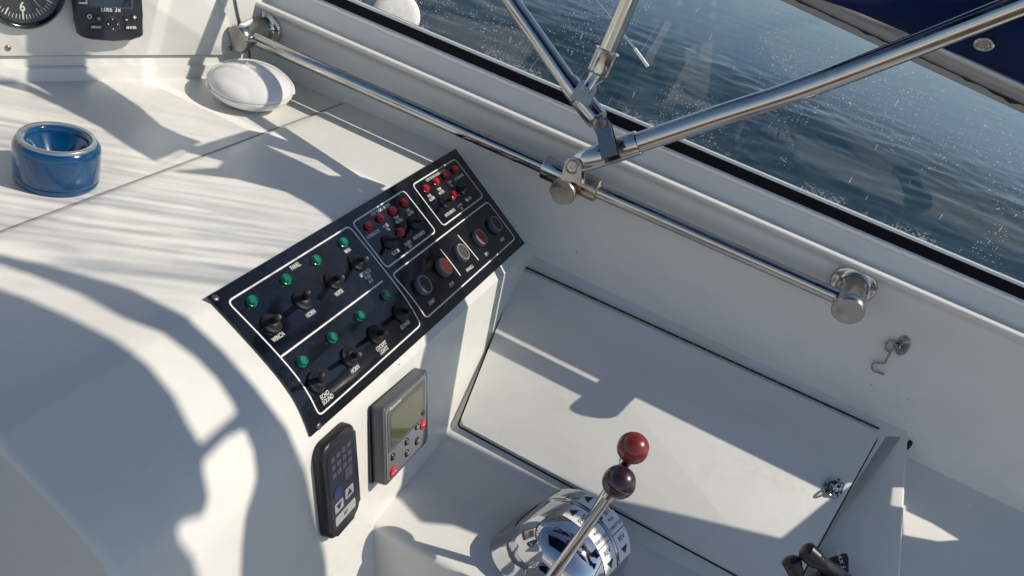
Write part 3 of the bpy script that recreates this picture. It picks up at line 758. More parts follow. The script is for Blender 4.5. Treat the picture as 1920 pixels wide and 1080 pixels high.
# the canvas skirt in view: bulges inboard over the top rail
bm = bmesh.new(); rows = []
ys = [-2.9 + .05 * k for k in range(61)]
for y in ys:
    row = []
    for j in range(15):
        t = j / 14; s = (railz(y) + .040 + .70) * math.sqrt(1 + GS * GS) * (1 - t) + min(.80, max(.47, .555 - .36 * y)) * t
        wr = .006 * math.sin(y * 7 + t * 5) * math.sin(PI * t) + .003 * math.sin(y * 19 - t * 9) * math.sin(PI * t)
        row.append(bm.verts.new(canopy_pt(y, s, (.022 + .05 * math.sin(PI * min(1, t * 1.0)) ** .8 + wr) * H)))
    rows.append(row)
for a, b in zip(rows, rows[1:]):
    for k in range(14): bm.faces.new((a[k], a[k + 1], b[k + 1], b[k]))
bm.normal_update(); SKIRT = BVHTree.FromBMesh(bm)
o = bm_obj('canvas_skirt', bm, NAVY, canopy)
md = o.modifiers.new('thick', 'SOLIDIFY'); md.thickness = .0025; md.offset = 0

# unseen canopy roof, added to darken the sky fill and the steel's reflections
bm = bmesh.new(); rows = []
top = canopy_pt(0, S1)
for i in range(15):
    x = top.x / H - 2.6 * i / 14; z = top.z / H + .16 * math.sin(PI * i / 14 * .6)
    rows.append([bm.verts.new(V(x, -1.3 + 3.7 * j / 20, z + .02 * math.sin(j * 1.3) * math.sin(PI * i / 14))) for j in range(21)])
for a, b in zip(rows, rows[1:]):
    for k in range(20): bm.faces.new((a[k], a[k + 1], b[k + 1], b[k]))
bm_obj('shade_roof', bm, NAVY, canopy)
# ================================================================ SWITCH PANEL
PT = .0028                                            # plate thickness
def uvpx(px, py, lift=PT):
    """the panel's own coordinates of a point seen at px,py"""
    d = ray(px, py); u, v = .5, .5
    for _ in range(14):
        p = S(u, v) + SN(u, v) * lift; e = 1e-3
        pu = (S(u + e, v) + SN(u + e, v) * lift - p) / e; pv = (S(u, min(v + e, 1.05)) + SN(u, v + e) * lift - p) / e
        k = pu.cross(pv); f = p - d * (p.dot(k) / d.dot(k))       # point on tangent plane
        tgt = d * (p.dot(k) / d.dot(k)) - p
        a11 = pu.dot(pu); a12 = pu.dot(pv); a22 = pv.dot(pv); b1 = pu.dot(tgt); b2 = pv.dot(tgt)
        det = a11 * a22 - a12 * a12; du = (b1 * a22 - b2 * a12) / det; dv = (a11 * b2 - a12 * b1) / det
        u += max(-.3, min(.3, du)); v += max(-.3, min(.3, dv))
    return u, v
def PF(u, v, lift=PT):
    """position and frame (right, up, out) on the plate"""
    n = SN(u, v); x = (S(u + .01, v) - S(u - .01, v)).normalized(); x = (x - n * x.dot(n)).normalized(); y = n.cross(x)
    return S(u, v) + n * lift, x, y, n
def PM(px, py, lift=PT, rot=0):
    p, x, y, n = PF(*uvpx(px, py, lift), lift); return mat4(p, x, y, n) @ Matrix.Rotation(rot, 4, 'Z')
panel = thing('switch_panel', 'glossy black switch panel with green and red lamps bent over the console edge', 'switch panel', S(.5, .5))
bm = bmesh.new(); rows = []
c00 = uvpx(384, 562); c10 = uvpx(850, 282); c11 = uvpx(984, 456); c01 = uvpx(583, 819)

NU, NV = 48, 28
for i in range(NU + 1):
    rt = []; rb = []
    for j in range(NV + 1):
        a = i / NU; b = j / NV
        u = (c00[0] * (1 - a) + c10[0] * a) * (1 - b) + (c01[0] * (1 - a) + c11[0] * a) * b
        v = (c00[1] * (1 - a) + c10[1] * a) * (1 - b) + (c01[1] * (1 - a) + c11[1] * a) * b
        p = S(u, v); n = SN(u, min(max(v, .01), .99))
        rt.append(bm.verts.new(p + n * PT)); rb.append(bm.verts.new(p + n * .0006))
    rows.append((rt, rb))
for (t1, b1), (t2, b2) in zip(rows, rows[1:]):
    for j in range(NV):
        bm.faces.new((t1[j], t1[j + 1], t2[j + 1], t2[j])); bm.faces.new((b1[j], b2[j], b2[j + 1], b1[j + 1]))
    bm.faces.new((t1[0], t2[0], b2[0], b1[0])); bm.faces.new((t1[-1], b1[-1], b2[-1], t2[-1]))
for t, b in (rows[0], rows[-1]):
    for j in range(NV): bm.faces.new((t[j], b[j], b[j + 1], t[j + 1]))
bm_obj('face_plate', bm, PANEL, panel, ang=50)
# printed frames
def frame_line(px4, wd=.0021, r=.16):
    q = [uvpx(*p) for p in px4]; pts = []
    W = lambda a, b: Vector(((b[0] - a[0]) * 1.115, (b[1] - a[1]) * .35, 0))
    out = []; m = len(q)
    for i in range(m):
        a, b, c = q[i - 1], q[i], q[(i + 1) % m]; la = W(b, a).length; lc = W(b, c).length; rr = .014
        A = (b[0] + (a[0] - b[0]) * rr / la, b[1] + (a[1] - b[1]) * rr / la); Cc = (b[0] + (c[0] - b[0]) * rr / lc, b[1] + (c[1] - b[1]) * rr / lc)
        for k in range(5):
            t = k / 4; out.append(((A[0] * (1 - t) ** 2 + b[0] * 2 * t * (1 - t) + Cc[0] * t * t), (A[1] * (1 - t) ** 2 + b[1] * 2 * t * (1 - t) + Cc[1] * t * t)))
        for k in range(1, 10):
            t = k / 10; D = (c[0] + (b[0] - c[0]) * rr / lc, c[1] + (b[1] - c[1]) * rr / lc)
            out.append((Cc[0] + (D[0] - Cc[0]) * t, Cc[1] + (D[1] - Cc[1]) * t))
    pts = [S(*o) for o in out]; ns = [SN(*o) for o in out]
    return ribbon([p + n * PT for p, n in zip(pts, ns)], ns, wd, True, .00015, .0003)
for px4 in (((426, 566), (654, 424), (789, 609), (598, 780)), ((660, 418), (757, 357), (817, 434), (725, 503)),
            ((773, 347), (853, 298), (906, 368), (831, 424)), ((735, 515), (914, 378), (966, 447), (799, 597))):
    bm_obj('printed_frame', frame_line(px4), WPRINT, panel)
for a, b in (((527, 669), (717, 527)), ((825, 467), (863, 517)), ((858, 441), (897, 488))):
    ua, ub = uvpx(*a), uvpx(*b); n = 12
    q = [(ua[0] + (ub[0] - ua[0]) * k / n, ua[1] + (ub[1] - ua[1]) * k / n) for k in range(n + 1)]
    bm_obj('printed_divider', ribbon([S(*o) + SN(*o) * PT for o in q], [SN(*o) for o in q], .0022, False, .00015, .0003), WPRINT, panel)
for px, py in ((404, 559), (597, 799), (852, 288), (974, 451)):
    p, x, y, n = PF(*uvpx(px, py)); screw(p, n, .0044 if px < 700 else .0032, panel, mat=simple('screw_dark', (.20, .19, .18), .35, .9))
# lettering: (text, px, py, cap height in mm)
TXT = [('PANEL', 554, 499, 5.8), ('WINCH', 522, 632, 5.4), ('HORN', 583, 588, 5.4), ('WIPER', 636, 549, 5.4), ('MAN', 652, 470, 5.2),
       ('AFT BILGE', 685, 512, 5.0), ('PUMP', 690.5, 519.5, 5.0), ('AUT', 696, 527, 5.0), ('ECHO', 609, 741, 5.4), ('SOUND', 615, 749, 5.4),
       ('HORN', 666, 692, 5.4), ('COCKPIT', 715, 649, 5.2), ('LIGHTS', 720, 657, 5.2), ('BLOWER', 760, 609, 5.2),
       ('PORT ENGINE ALARMS', 714, 393, 4.5), ('ALTERNATOR', 700, 439, 4.8), ('PRESS', 723, 424, 4.8), ('OIL', 727, 430, 4.8), ('TEMP', 744, 408, 4.8),
       ('WATER', 748.5, 414.5, 4.8), ('FUEL', 766, 394, 4.8), ('ALARM', 770, 400, 4.8), ('BUZZER', 742, 473, 4.8), ('ALARM', 765, 456, 4.8), ('ON', 769, 462, 4.8),
       ('INSTRUMENTS', 786, 441, 4.8), ('START BOARD ENGINE ALARMS', 817, 328.5, 4.1), ('FUEL', 806, 367, 4.8), ('ALARM', 810, 373, 4.8), ('TEMP', 824, 355, 4.8),
       ('WATER', 828, 361, 4.8), ('PRESS', 843, 342, 4.8), ('OIL', 847, 348, 4.8), ('ALTERNATOR', 861, 332, 4.6), ('INSTRUMENTS', 844, 399, 4.8),
       ('ALARM', 862, 385, 4.8), ('ON', 866, 391, 4.8), ('BUZZER', 879, 373, 4.8), ('START', 810, 566, 5.2), ('STOP', 847, 533, 5.2), ('PARALELL', 881, 503, 5.0),
       ('STOP', 913, 476, 5.0), ('START', 942, 449, 5.0)]
for s, px, py, mm in TXT:
    bm_obj('lettering', text_bm(s, mm * .001 / .70 * 1.05, PM(px, py, PT + .0003), .0002, .74, .00003), WPRINT, panel, smooth=False)
# toggle switches: rubber boot in a ring nut, lever leaning up towards the right
def toggle(px, py, ex, ey, lever=.027, sc_=1.0, label=None):
    M = PM(px, py); r = .0132 * sc_
    boot = bm_obj('toggle_switch', lathe([(0, 0), (r, 0), (r, .0022), (r * .93, .0034), (r * .80, .0036), (r * .70, .0062), (r * .52, .0082), (r * .36, .0092), (0, .0095)], 28, M), BOOT, panel, ang=60)
    p, x, y, n = (M.to_translation(), M.col[0].to_3d(), M.col[1].to_3d(), M.col[2].to_3d())
    b = p + n * .0075
    # lever tip where its sight line crosses the height it reaches
    tip = on_plane(ex, ey, n, p + n * lever)
    ts = [b, b.lerp(tip, .35), b.lerp(tip, .8), b.lerp(tip, .97), tip]
    lv = bm_obj('lever', tube_path(ts, [.0046 * sc_, .0036 * sc_, .0038 * sc_, .0036 * sc_, .0016 * sc_], 14), BOOT, boot)
    return boot
for a in ((508, 608, 522, 594), (566, 565, 576, 547), (624, 527, 642, 521), (668, 492, 688, 486), (592, 717, 603, 702), (654, 670, 674, 666), (703, 628, 723, 624), (750, 587, 770, 583)):
    toggle(*a)
for a in ((727, 454, 752, 444), (775, 419, 793, 415), (832, 380, 851, 373), (866, 356, 874, 351)):
    toggle(*a, lever=.023, sc_=.85)
# pilot lamps
def lamp(px, py, mat, name, r=.0062):
    M = PM(px, py)
    o = bm_obj(name, lathe([(0, 0), (r * 1.15, 0), (r * 1.15, .0012), (r, .0016), (r * .97, .0052), (r * .8, .0066), (r * .72, .0066), (r * .66, .0056), (r * .3, .0052), (0, .0056)], 24, M), mat, panel, ang=40)
    return o
for q in ((471, 566), (535, 525), (591, 489), (642, 456), (565, 679), (621, 634), (673, 594), (722, 554)): lamp(*q, GREENL, 'green_lamp')
for q in ((690, 424), (712, 409), (735, 396), (757, 380), (750, 436), (797, 355), (816, 342), (835, 329), (852, 318), (849, 366)): lamp(*q, REDL, 'red_lamp', .0057)
# push buttons
for (px, py), mt, lb in (((790, 537), DKBTN, 'black START push button at the left end'), ((829, 503), REDB, 'orange red STOP push button'), ((862, 476), GRBTN, 'grey PARALELL push button'),
                         ((896, 448), REDDK, 'dark red STOP push button'), ((925, 423), DKBTN, 'black START push button at the right end')):
    M = PM(px, py); r = .0145
    o = bm_obj('push_button', lathe([(r * 1.0, 0), (r * 1.02, .002), (r * 1.0, .0065), (r * .95, .0080), (r * .90, .0080), (r * .88, .0070)], 36, M), BEZEL, panel, ang=40)
    o['label'] = lb
    bm_obj('button_cap', lathe([(r * .83, .0055), (r * .83, .0076), (r * .79, .0082), (0, .0084)], 36, M), mt, o, ang=40)
    bm_obj('button_ring', lathe([(r * .89, .0065), (r * .89, .0085), (r * .83, .0085), (r * .83, .0065)], 36, M), simple('ring_grey', (.38, .39, .38), .4), o, ang=40)

# ================================================================ INSTRUMENTS ON THE CONSOLE FACE
def face_frame(px, py):
    h = hit(px, py); return h
fy = Vector((0, .101, .334)).normalized()             # up the console's lower face
fn = Vector((0, -.334, .101)).normalized()
def FM(o): return mat4(o, Vector((1, 0, 0)), fy, fn)
# autopilot display: pedestal and angled front
ap = thing('autopilot_display', 'grey square autopilot display with olive screen and red keys on the console face', 'display', hit(755, 800)[0])
fq = hit(700, 900)[0]
def apq(off): return [on_plane(px, py, fn, fq + fn * off) for px, py in ((709.5, 777), (795, 698.5), (808, 818.5), (728.5, 905))]
TH = .021
front = apq(TH)
cen = sum(front, Vector()) / 4
xa = ((front[1] - front[0]) + (front[2] - front[3])).normalized(); ya = fn.cross(xa)
wA = ((front[1] - front[0]).length + (front[2] - front[3]).length) / 2; hA2 = ((front[0] - front[3]).length + (front[1] - front[2]).length) / 2

MA = mat4(cen - fn * TH, xa, ya, fn)
bm = prism(rrect(wA, hA2, .006), .004, TH, MA, .0015)
bm_obj('housing', bm, GREY, ap, ang=50)
bm_obj('bracket', prism(rrect(wA * .99, hA2 * 1.0, .004), -.002, .0045, MA @ Matrix.Translation((-.0045, .001, 0))), BLACKP, ap, smooth=False)
bm_obj('face', prism(rrect(wA * .90, hA2 * .93, .005), TH, TH + .0006, MA, .0003), GREYL, ap)
bm_obj('screen_surround', prism(rrect(wA * .84, hA2 * .52, .003, cy=hA2 * .15), TH + .0006, TH + .0012, MA), GREY, ap, smooth=False)
bm_obj('screen', prism(rrect(wA * .72, hA2 * .42, .002, cy=hA2 * .15), TH + .0012, TH + .0016, MA), SCREEN, ap, smooth=False)
bm_obj('brand_lettering', text_bm('Raymarine', .0068, MA @ Matrix.Translation((-wA * .24, hA2 * .425, TH + .0007)), .0001), WPRINT, ap, smooth=False)
for i, (kx, ky, mt, r, tx) in enumerate(((-.33, -.20, GREYL, .0052, '-1'), (-.02, -.19, GREYL, .0052, '+1'), (.22, -.13, GREYL, .0046, 'dim'), (.36, -.02, GREYL, .0044, ''), (-.02, -.35, GREYL, .0052, '-10'), (.22, -.33, GREYL, .0056, '+10'),
                             (-.33, -.40, REDK, .0080, 'standby'), (.36, -.18, REDK, .0074, 'auto'))):
    k = bm_obj('key', lathe([(r, TH), (r, TH + .002), (r * .85, TH + .0027), (0, TH + .0028)], 24, MA @ Matrix.Translation((kx * wA, ky * hA2, 0))), mt if mt is REDK else BLACKP, ap, ang=40)
    if mt is REDK: k['label'] = 'round red key'
    if tx: bm_obj('key_lettering', text_bm(tx, .0046 if len(tx) < 4 else .0033, MA @ Matrix.Translation((kx * wA, ky * hA2, TH + .0029)), .0001), WPRINT, k, smooth=False)
# bow thruster remote: rounded black box with a membrane keypad
bt = thing('thruster_control', 'black rounded control box with arrow keys below the left end of the switch panel', 'control box', hit(640, 900)[0])
T2 = .013
q = [on_plane(px, py, fn, fq + fn * T2) for px, py in ((602, 858), (651, 799), (686, 948), (626, 1004))]
cen = sum(q, Vector()) / 4; wB = ((q[1] - q[0]).length + (q[2] - q[3]).length) / 2; hB2 = ((q[0] - q[3]).length + (q[1] - q[2]).length) / 2

MB_ = mat4(cen - fn * T2, Vector((1, 0, 0)), Vector((1, 0, 0)).cross(fn) * -1, fn)
bm_obj('housing', prism(rrect(wB * 1.08, hB2 * 1.04, .016, 7), .0, T2, MB_, .006, 4), BLACKP, bt, ang=60)
bm_obj('keypad', prism(rrect(wB * .84, hB2 * .84, .010, 6), T2 - .0002, T2 + .0004, MB_), simple('membrane', (.018, .022, .032), .3), bt, smooth=False)
rn = random.Random(4)
for (x0_, y0_, cols_, rows_) in ((-.25, .33, 2, 3), (.10, .33, 2, 3)):
    for r_ in range(rows_):
        bmx = []
        for c_ in range(cols_): bmx.append(prism(rrect(wB * .13, hB2 * .055, .001, cx=(x0_ + c_ * .17) * wB, cy=(y0_ - r_ * .085) * hB2), T2 + .0004, T2 + .0008, MB_))
        bm_obj('indicator_bar', join(*bmx), simple('bar_grey', (.06, .065, .08), .4), bt, smooth=False)
bm_obj('rotary_key', lathe([(wB * .13, T2), (wB * .13, T2 + .0012), (0, T2 + .0016)], 24, MB_ @ Matrix.Translation((-wB * .20, -hB2 * .05, 0))), simple('key_blue', (.02, .035, .11), .35), bt)
bm_obj('symbol_key', prism(rrect(wB * .26, hB2 * .12, .002, cx=wB * .2, cy=hB2 * .05), T2 + .0004, T2 + .0009, MB_), simple('bar_grey2', (.05, .055, .07), .4), bt, smooth=False)
for kx, ky, s_ in ((-.19, -.20, -1), (.17, -.16, 1)):
    k = bm_obj('arrow_key', prism(rrect(wB * .28, hB2 * .105, .002, cx=kx * wB, cy=ky * hB2), T2 + .0004, T2 + .0011, MB_), simple('key_pale', (.28, .30, .33), .4), bt, smooth=False)
    a = .0055
    bm_obj('arrow', prism([(kx * wB - a, ky * hB2 - s_ * a * .7), (kx * wB + a, ky * hB2 - s_ * a * .7), (kx * wB, ky * hB2 + s_ * a * .8)], T2 + .0011, T2 + .0014, MB_), DPRINT, k, smooth=False)
k = bm_obj('long_key', prism(rrect(wB * .68, hB2 * .10, .002, cx=0, cy=-.34 * hB2), T2 + .0004, T2 + .0011, MB_), simple('key_pale2', (.34, .36, .36), .4), bt, smooth=False)
bm_obj('key_lettering', text_bm('8P', .008, MB_ @ Matrix.Translation((0, -.34 * hB2, T2 + .0012)), .0001), DPRINT, k, smooth=False)

# ================================================================ GAUGE AND PLOTTER ON THE FASCIA
ga, gh = Gpx(35, -30, FO)
ra = abs(Gpx(-45, -22, FO)[0] - ga)
a2, h2 = Gpx(37, 57, FO + .03); R = gh - h2

gg = thing('gauge', 'round black dial gauge with white ticks at the corner of the fascia', 'gauge', G(ga, gh, FO))
MG = mat4(G(ga, gh, FO), gdir, gup, gn); r = R * H
bm_obj('bezel', lathe([(r, 0), (r, .006), (r * .985, .012), (r * .93, .016), (r * .87, .015), (r * .83, .008), (r * .825, .0055)], 72, MG), simple('gauge_bezel', (.008, .010, .016), .1, coat=.6), gg, ang=60)
bm_obj('dial', lathe([(r * .83, .005), (0, .0052)], 64, MG), simple('dial_black', (.012, .011, .010), .6), gg)
for k in range(60):
    a = math.radians(k * 6); big = k % 5 == 0; L_ = .17 if big else .10; wd = .030 if big else .013
    M = MG @ Matrix.Rotation(a, 4, 'Z'); b = prism([(-wd * r / 2, -.77 * r), (wd * r / 2, -.77 * r), (wd * r / 2, (-.77 + L_) * r), (-wd * r / 2, (-.77 + L_) * r)], .0053, .0056, M)
    bm_obj('tick', b, simple('dial_print', (.80, .78, .66), .5) if k == 0 else bpy.data.materials['dial_print'], gg, smooth=False)
for nme, a in (('6', 0), ('3', 90), ('9', -90), ('12', 180)):
    c = (math.sin(math.radians(a)) * .50 * r, -math.cos(math.radians(a)) * .50 * r)
    bm_obj('numeral', text_bm(nme, r * .30, MG @ Matrix.Translation((c[0], c[1], .0054)), .0002, .85, .0002), bpy.data.materials['dial_print'], gg, smooth=False)
bm_obj('emblem', prism(rrect(.15 * r, .13 * r, .01 * r, cx=-.05 * r, cy=-.26 * r), .0053, .0057, MG), simple('emblem_grey', (.25, .24, .20), .5), gg, smooth=False)
na = math.radians(38)
bm_obj('needle', prism([(-.02 * r, .1 * r), (.02 * r, .1 * r), (.004 * r, -.66 * r), (-.004 * r, -.66 * r)], .0075, .008, MG @ Matrix.Rotation(na, 4, 'Z')), bpy.data.materials['dial_print'], gg, smooth=False)
bm_obj('cover_glass', lathe([(r * .84, .0125), (0, .0128)], 48, MG), CLEAR, gg)

# chart plotter: traced front face standing off the fascia
PO = .055
def gp(px, py, off=PO): a, h = Gpx(px, py, off); return (a, h)
outline = [gp(*q) for q in ((148, -70), (141, 0), (146, 40), (151, 64), (160, 71), (176, 75), (210, 77), (246, 76), (262, 70), (269, 66), (268, 30), (266, 0), (264, -70))]
pq = outline[0]
cp = thing('chart_plotter', 'dark grey fishfinder display with round cursor pad on the fascia', 'chart plotter', G(pq[0], pq[1], FO))
MP = mat4(gq, gdir, gup, gn)
pl = [(a * H, h * H) for a, h in outline][::-1]
bm = prism(pl, (FO + .018) * H, PO * H, MP, .0028, 3)
bm_obj('housing', bm, simple('plotter_body', (.020, .026, .034), .35, var=.25), cp, ang=60)
cxp = sum(p[0] for p in pl) / len(pl); 
pl2 = [((x - cxp) * .93 + cxp, (y - pl[6][1]) * .97 + pl[6][1] + .004) for x, y in pl]
bm_obj('back_bracket', prism([((x - cxp) * .8 + cxp, y + .006) for x, y in pl], FO * H, (FO + .020) * H, MP), BLACKP, cp, smooth=False)
def PP(px, py): a, h = gp(px, py, PO + .001); return a * H, h * H
zt = PO * H + .0002
def on_plotter(px, py, r=0): x, y = PP(px, py); return MP @ Matrix.Translation((x, y, zt))
x0p, y0p = PP(168, 12); x1p, y1p = PP(246, 12)
x0s, y0s = PP(247, 60)
bm_obj('screen_frame', prism(rrect(x1p - x0p + .006, .064, .002, cx=(x0p + x1p) / 2, cy=y0p + .0305), zt - .0004, zt + .0002, MP), simple('plotter_trim', (.05, .065, .08), .4), cp, smooth=False)
bm_obj('screen', prism(rrect(x1p - x0p, .060, .001, cx=(x0p + x1p) / 2, cy=y0p + .0305), zt, zt + .0006, MP), SCREEND, cp, smooth=False)
bm_obj('brand_lettering', text_bm('Elite 3x', .0100, on_plotter(208, 18), .0002), WPRINT, cp, smooth=False)
bm_obj('brand_letter', text_bm('L', .017, on_plotter(157, 3) @ Matrix.Rotation(PI / 2, 4, 'Z'), .0002, 1, .0004), WPRINT, cp, smooth=False)
M = on_plotter(211, 45)
rp = .0098
bm_obj('cursor_pad', lathe([(rp, -.001), (rp, .0012), (rp * .9, .002), (rp * .4, .0014), (0, .0014)], 36, M), BLACKP, cp)
bm_obj('pad_ring', lathe([(rp * 1.08, -.001), (rp * 1.08, .0008), (rp * 1.0, .0008)], 36, M), simple('pad_ring', (.10, .11, .12), .4), cp)
for k in range(4):
    bm_obj('pad_arrow', prism([(-.0012, .0064), (.0012, .0064), (0, .0082)], .0016, .0022, M @ Matrix.Rotation(k * PI / 2, 4, 'Z')), WPRINT, cp, smooth=False)
for px, py, s in ((167, 31, 'O'), (185, 35, '■'), (237, 36, '-'), (252, 33, '+')):
    M = on_plotter(px, py); k = bm_obj('round_key', lathe([(.0052, -.0008), (.005, .001), (0, .0014)], 24, M), BLACKP, cp)
    if s == '■': bm_obj('key_symbol', prism(rrect(.0040, .0040, .001), .0014, .0018, M), simple('sym_grey', (.35, .37, .38), .5), k, smooth=False)
    elif s == 'O':
        bm_obj('key_symbol', lathe([(.0032, .0012), (.0032, .0019), (.0022, .0019), (.0022, .0012)], 20, M), WPRINT, k, smooth=False)
    else: bm_obj('key_symbol', text_bm(s, .010, M @ Matrix.Translation((0, 0, .0014)), .0003, 1, .0003), WPRINT, k, smooth=False)
for px, py, s in ((180, 51, 'MENU'), (246, 52, 'ENTER')):
    M = on_plotter(px, py); k = bm_obj('bar_key', prism(rrect(.019, .0085, .003), -.0008, .0010, M, .0006), BLACKP, cp)
    bm_obj('key_lettering', text_bm(s, .0052, M @ Matrix.Translation((0, 0, .0012)), .0002, 1, .00012), WPRINT, k, smooth=False)

# ================================================================ CUP HOLDER AND DOME
cq = hit(107, 331)[0]; cq = Vector((1.280 * H, 1.334 * H, FZ * H)); Rr = .0845 * H; Hh = .100 * H
cup = thing('ashtray', 'round blue plastic ashtray with a silver rim ring standing on the dash top', 'ashtray', cq)
MC = Matrix.Translation(cq)
bm_obj('body', lathe([(0, .0), (Rr * .90, 0), (Rr * .97, .002), (Rr * .985, .006), (Rr * .96, .0075), (Rr * .985, .009), (Rr, .012), (Rr * 1.0, Hh * .78), (Rr * .985, Hh * .86), (Rr * .93, Hh * .93), (Rr * .90, Hh * .955), (Rr * .88, Hh * .97),
                      (Rr * .74, Hh * .97), (Rr * .70, Hh * .95), (Rr * .68, Hh * .86), (Rr * .63, Hh * .84), (Rr * .30, Hh * .30), (Rr * .2, Hh * .24), (0, Hh * .22)], 72, MC), BLUE, cup, ang=50)
bm_obj('rim_ring', lathe([(Rr * .90, Hh * .955), (Rr * .885, Hh * 1.0), (Rr * .87, Hh * 1.012), (Rr * .79, Hh * 1.012), (Rr * .775, Hh * .99), (Rr * .77, Hh * .96)], 72, MC), simple('rim_silver', (.36, .38, .40), .35, .5, var=.2), cup, ang=50)
dq = V(2.005, 1.384, FZ)
dome = thing('compass', 'white oval compass housing with domed cover in the corner of the dash top', 'compass', dq)
MD = Matrix.Translation(dq + Vector((0, 0, .0))) @ Matrix.Rotation(math.radians(-6), 4, 'Y')
Rd = .118 * H; Td = .054 * H
prof = [(0, .002), (Rd * .55, .003)] + [(Rd * math.cos(a), Td + Td * .95 * math.sin(a)) for a in [math.radians(t) for t in range(-60, 1, 10)]] + [(Rd * .992, Td * 1.02), (Rd * .985, Td * 1.02)]
bm_obj('bowl', lathe(prof, 72, MD), WHITEP, dome, ang=60)
prof = [(Rd * .985, Td * 1.03), (Rd * .993, Td * 1.06)] + [(Rd * math.cos(a), Td + Td * 1.0 * math.sin(a)) for a in [math.radians(t) for t in range(6, 91, 7)]] + [(0, Td * 2.0)]
bm_obj('cover', lathe(prof, 72, MD), WHITEP, dome, ang=60)
# raised crescent shroud round the far side
bm = bmesh.new(); rows = []
for i in range(49):
    a = math.radians(-62 + 215 * i / 48); e = math.sin(PI * i / 48) ** .5
    row = []
    for rr, zz in ((1.0, .98), (1.04, 1.0), (1.03 , 1.0 + .25 * e), (.97, 1.0 + .46 * e), (.90, 1.0 + .60 * e), (.86, 1.0 + .58 * e), (.86, 1.0 + .42 * e)):
        row.append(bm.verts.new(MD @ Vector((Rd * rr * math.cos(a), Rd * rr * math.sin(a), Td * zz))))
    rows.append(row)
for a, b in zip(rows, rows[1:]):
    for k in range(len(a) - 1): bm.faces.new((a[k], a[k + 1], b[k + 1], b[k]))
bm_obj('shroud', bm, WHITEP, dome, ang=60)

# ================================================================ GRAB RAIL
def wpx(px, py, off): return on_plane(px, py, WN, WQ + WN * off * H)
RO = .092
RA = wpx(470, 70, RO); RB = wpx(1593, 566, RO)
RA = wpx(462, 66, RO); 
rail = thing('grab_rail', 'long stainless grab rail on two round stanchions along the side wall', 'grab rail', wpx(1030, 330, 0))
rr_ = .0205 * H
bm_obj('tube', cyl(RA, RB, rr_, n=36), STEEL, rail)
for P_, lb in ((RA, None), (RB, None)):
    base = P_ - WN * RO * H; capr = .041 * H
    x, y, z = frame_of(WN); M = mat4(base, x, y, z)
    st = bm_obj('stanchion', lathe([(capr * .96, .004), (capr * .96, RO * H + rr_ * .6), (capr, RO * H + rr_ * 1.0), (capr, RO * H + rr_ * 2.0), (capr * .93, RO * H + rr_ * 2.25)], 40, M), STEEL, rail, ang=40)
    bm_obj('end_cap', lathe([(capr * .93, RO * H + rr_ * 2.2), (capr * .90, RO * H + rr_ * 2.3), (0, RO * H + rr_ * 2.32)], 40, M), BRUSH, st, ang=40)
    fr_ = .060 * H
    bm_obj('flange', lathe([(fr_, 0), (fr_, .003), (fr_ * .94, .0062), (fr_ * .86, .0075), (capr * 1.12, .0078), (capr * 1.02, .010), (capr * .96, .012)], 48, M), STEEL, st, ang=40)
    for k in range(3):
        a = .5 + k * 2.09; screw(base + (x * math.cos(a) + y * math.sin(a)) * fr_ * .80 + z * .0072, WN, .0032, st)

# ================================================================ CANOPY FRAME TUBES
def seg_pts(pxs): return [P(*q) for q in pxs]
fr = thing('tube_frame', 'folding stainless canopy frame tubes hinged on the grab rail', 'tube frame', wpx(1065, 345, RO))
rdir = (RB - RA).normalized()
jc = wpx(1067, 346, RO); jc = RA + rdir * (jc - RA).dot(rdir)      # on the tube's axis
# rail sleeve in two halves with a knob
for a, b in ((-.082, -.012), (.020, .084)):
    c0 = jc + rdir * a * H; c1 = jc + rdir * b * H
    bm_obj('rail_sleeve', lathe([(rr_, -.0), (rr_ * 1.56, .0), (rr_ * 1.62, .0012), (rr_ * 1.62, (c1 - c0).length - .0012), (rr_ * 1.5, (c1 - c0).length), (rr_, (c1 - c0).length)], 36, mat4(c0, *frame_of(rdir))), RUST if a > 0 else STEEL, fr, ang=40)
kb = wpx(1055, 360, RO + .045); view_in = (WN + Vector((0, 0, .15))).normalized()
kb0 = kb - WN * .030 * H
bm_obj('clamp_knob', join(lathe([(0, -.012), (.012, -.012), (.012, .010), (.036 * H, .010), (.0375 * H, .0115), (.0375 * H, .020), (.036 * H, .0215), (.0345 * H, .0208), (0, .0208)], 40, mat4(kb0 + WN * .0, *frame_of(WN)))), STEELS, fr, ang=35)
bm_obj('clamp_body', cyl(jc - rdir * .020 * H, jc + rdir * .026 * H, rr_ * 1.50, n=30), STEEL, fr)
# fork lug standing up from the clamp, pinned to the end of the long tube
T3 = seg_pts(((1092, 303, 2.05), (1330, 223, 1.93), (1530, 157, 1.83), (1870, 25, 1.66), (2300, -142, 1.47), (2750, -330, 1.30)))
rt = .0245 * H
t3d = (T3[1] - T3[0]).normalized()
toCam = (-T3[0]).normalized()
ln_ = (toCam - t3d * toCam.dot(t3d)).normalized()      # pin axis roughly at the viewer
def lug(center, axis, upv, r, thk, height, name, mat, parent, hole=True):
    """rounded fork cheek: disc plus tapering leg, extruded along axis"""
    y = (upv - axis * upv.dot(axis)).normalized(); x = y.cross(axis)
    pts = [(r * math.cos(a), r * math.sin(a)) for a in [math.radians(t) for t in range(-10, 191, 12)]] + [(-r * 1.15, -height), (r * 1.15, -height)]
    M = mat4(center, x, y, axis)
    o = bm_obj(name, prism(pts, -thk / 2, thk / 2, M, .0006, 1), mat, parent, ang=40)
    return o, M
pc = P(1077, 311, 2.04)
lg, M = lug(pc + ln_ * .007, ln_, Vector((0, 0, 1)) - rdir * .25, .0125, .004, .021, 'fork_lug', STEELD, fr)
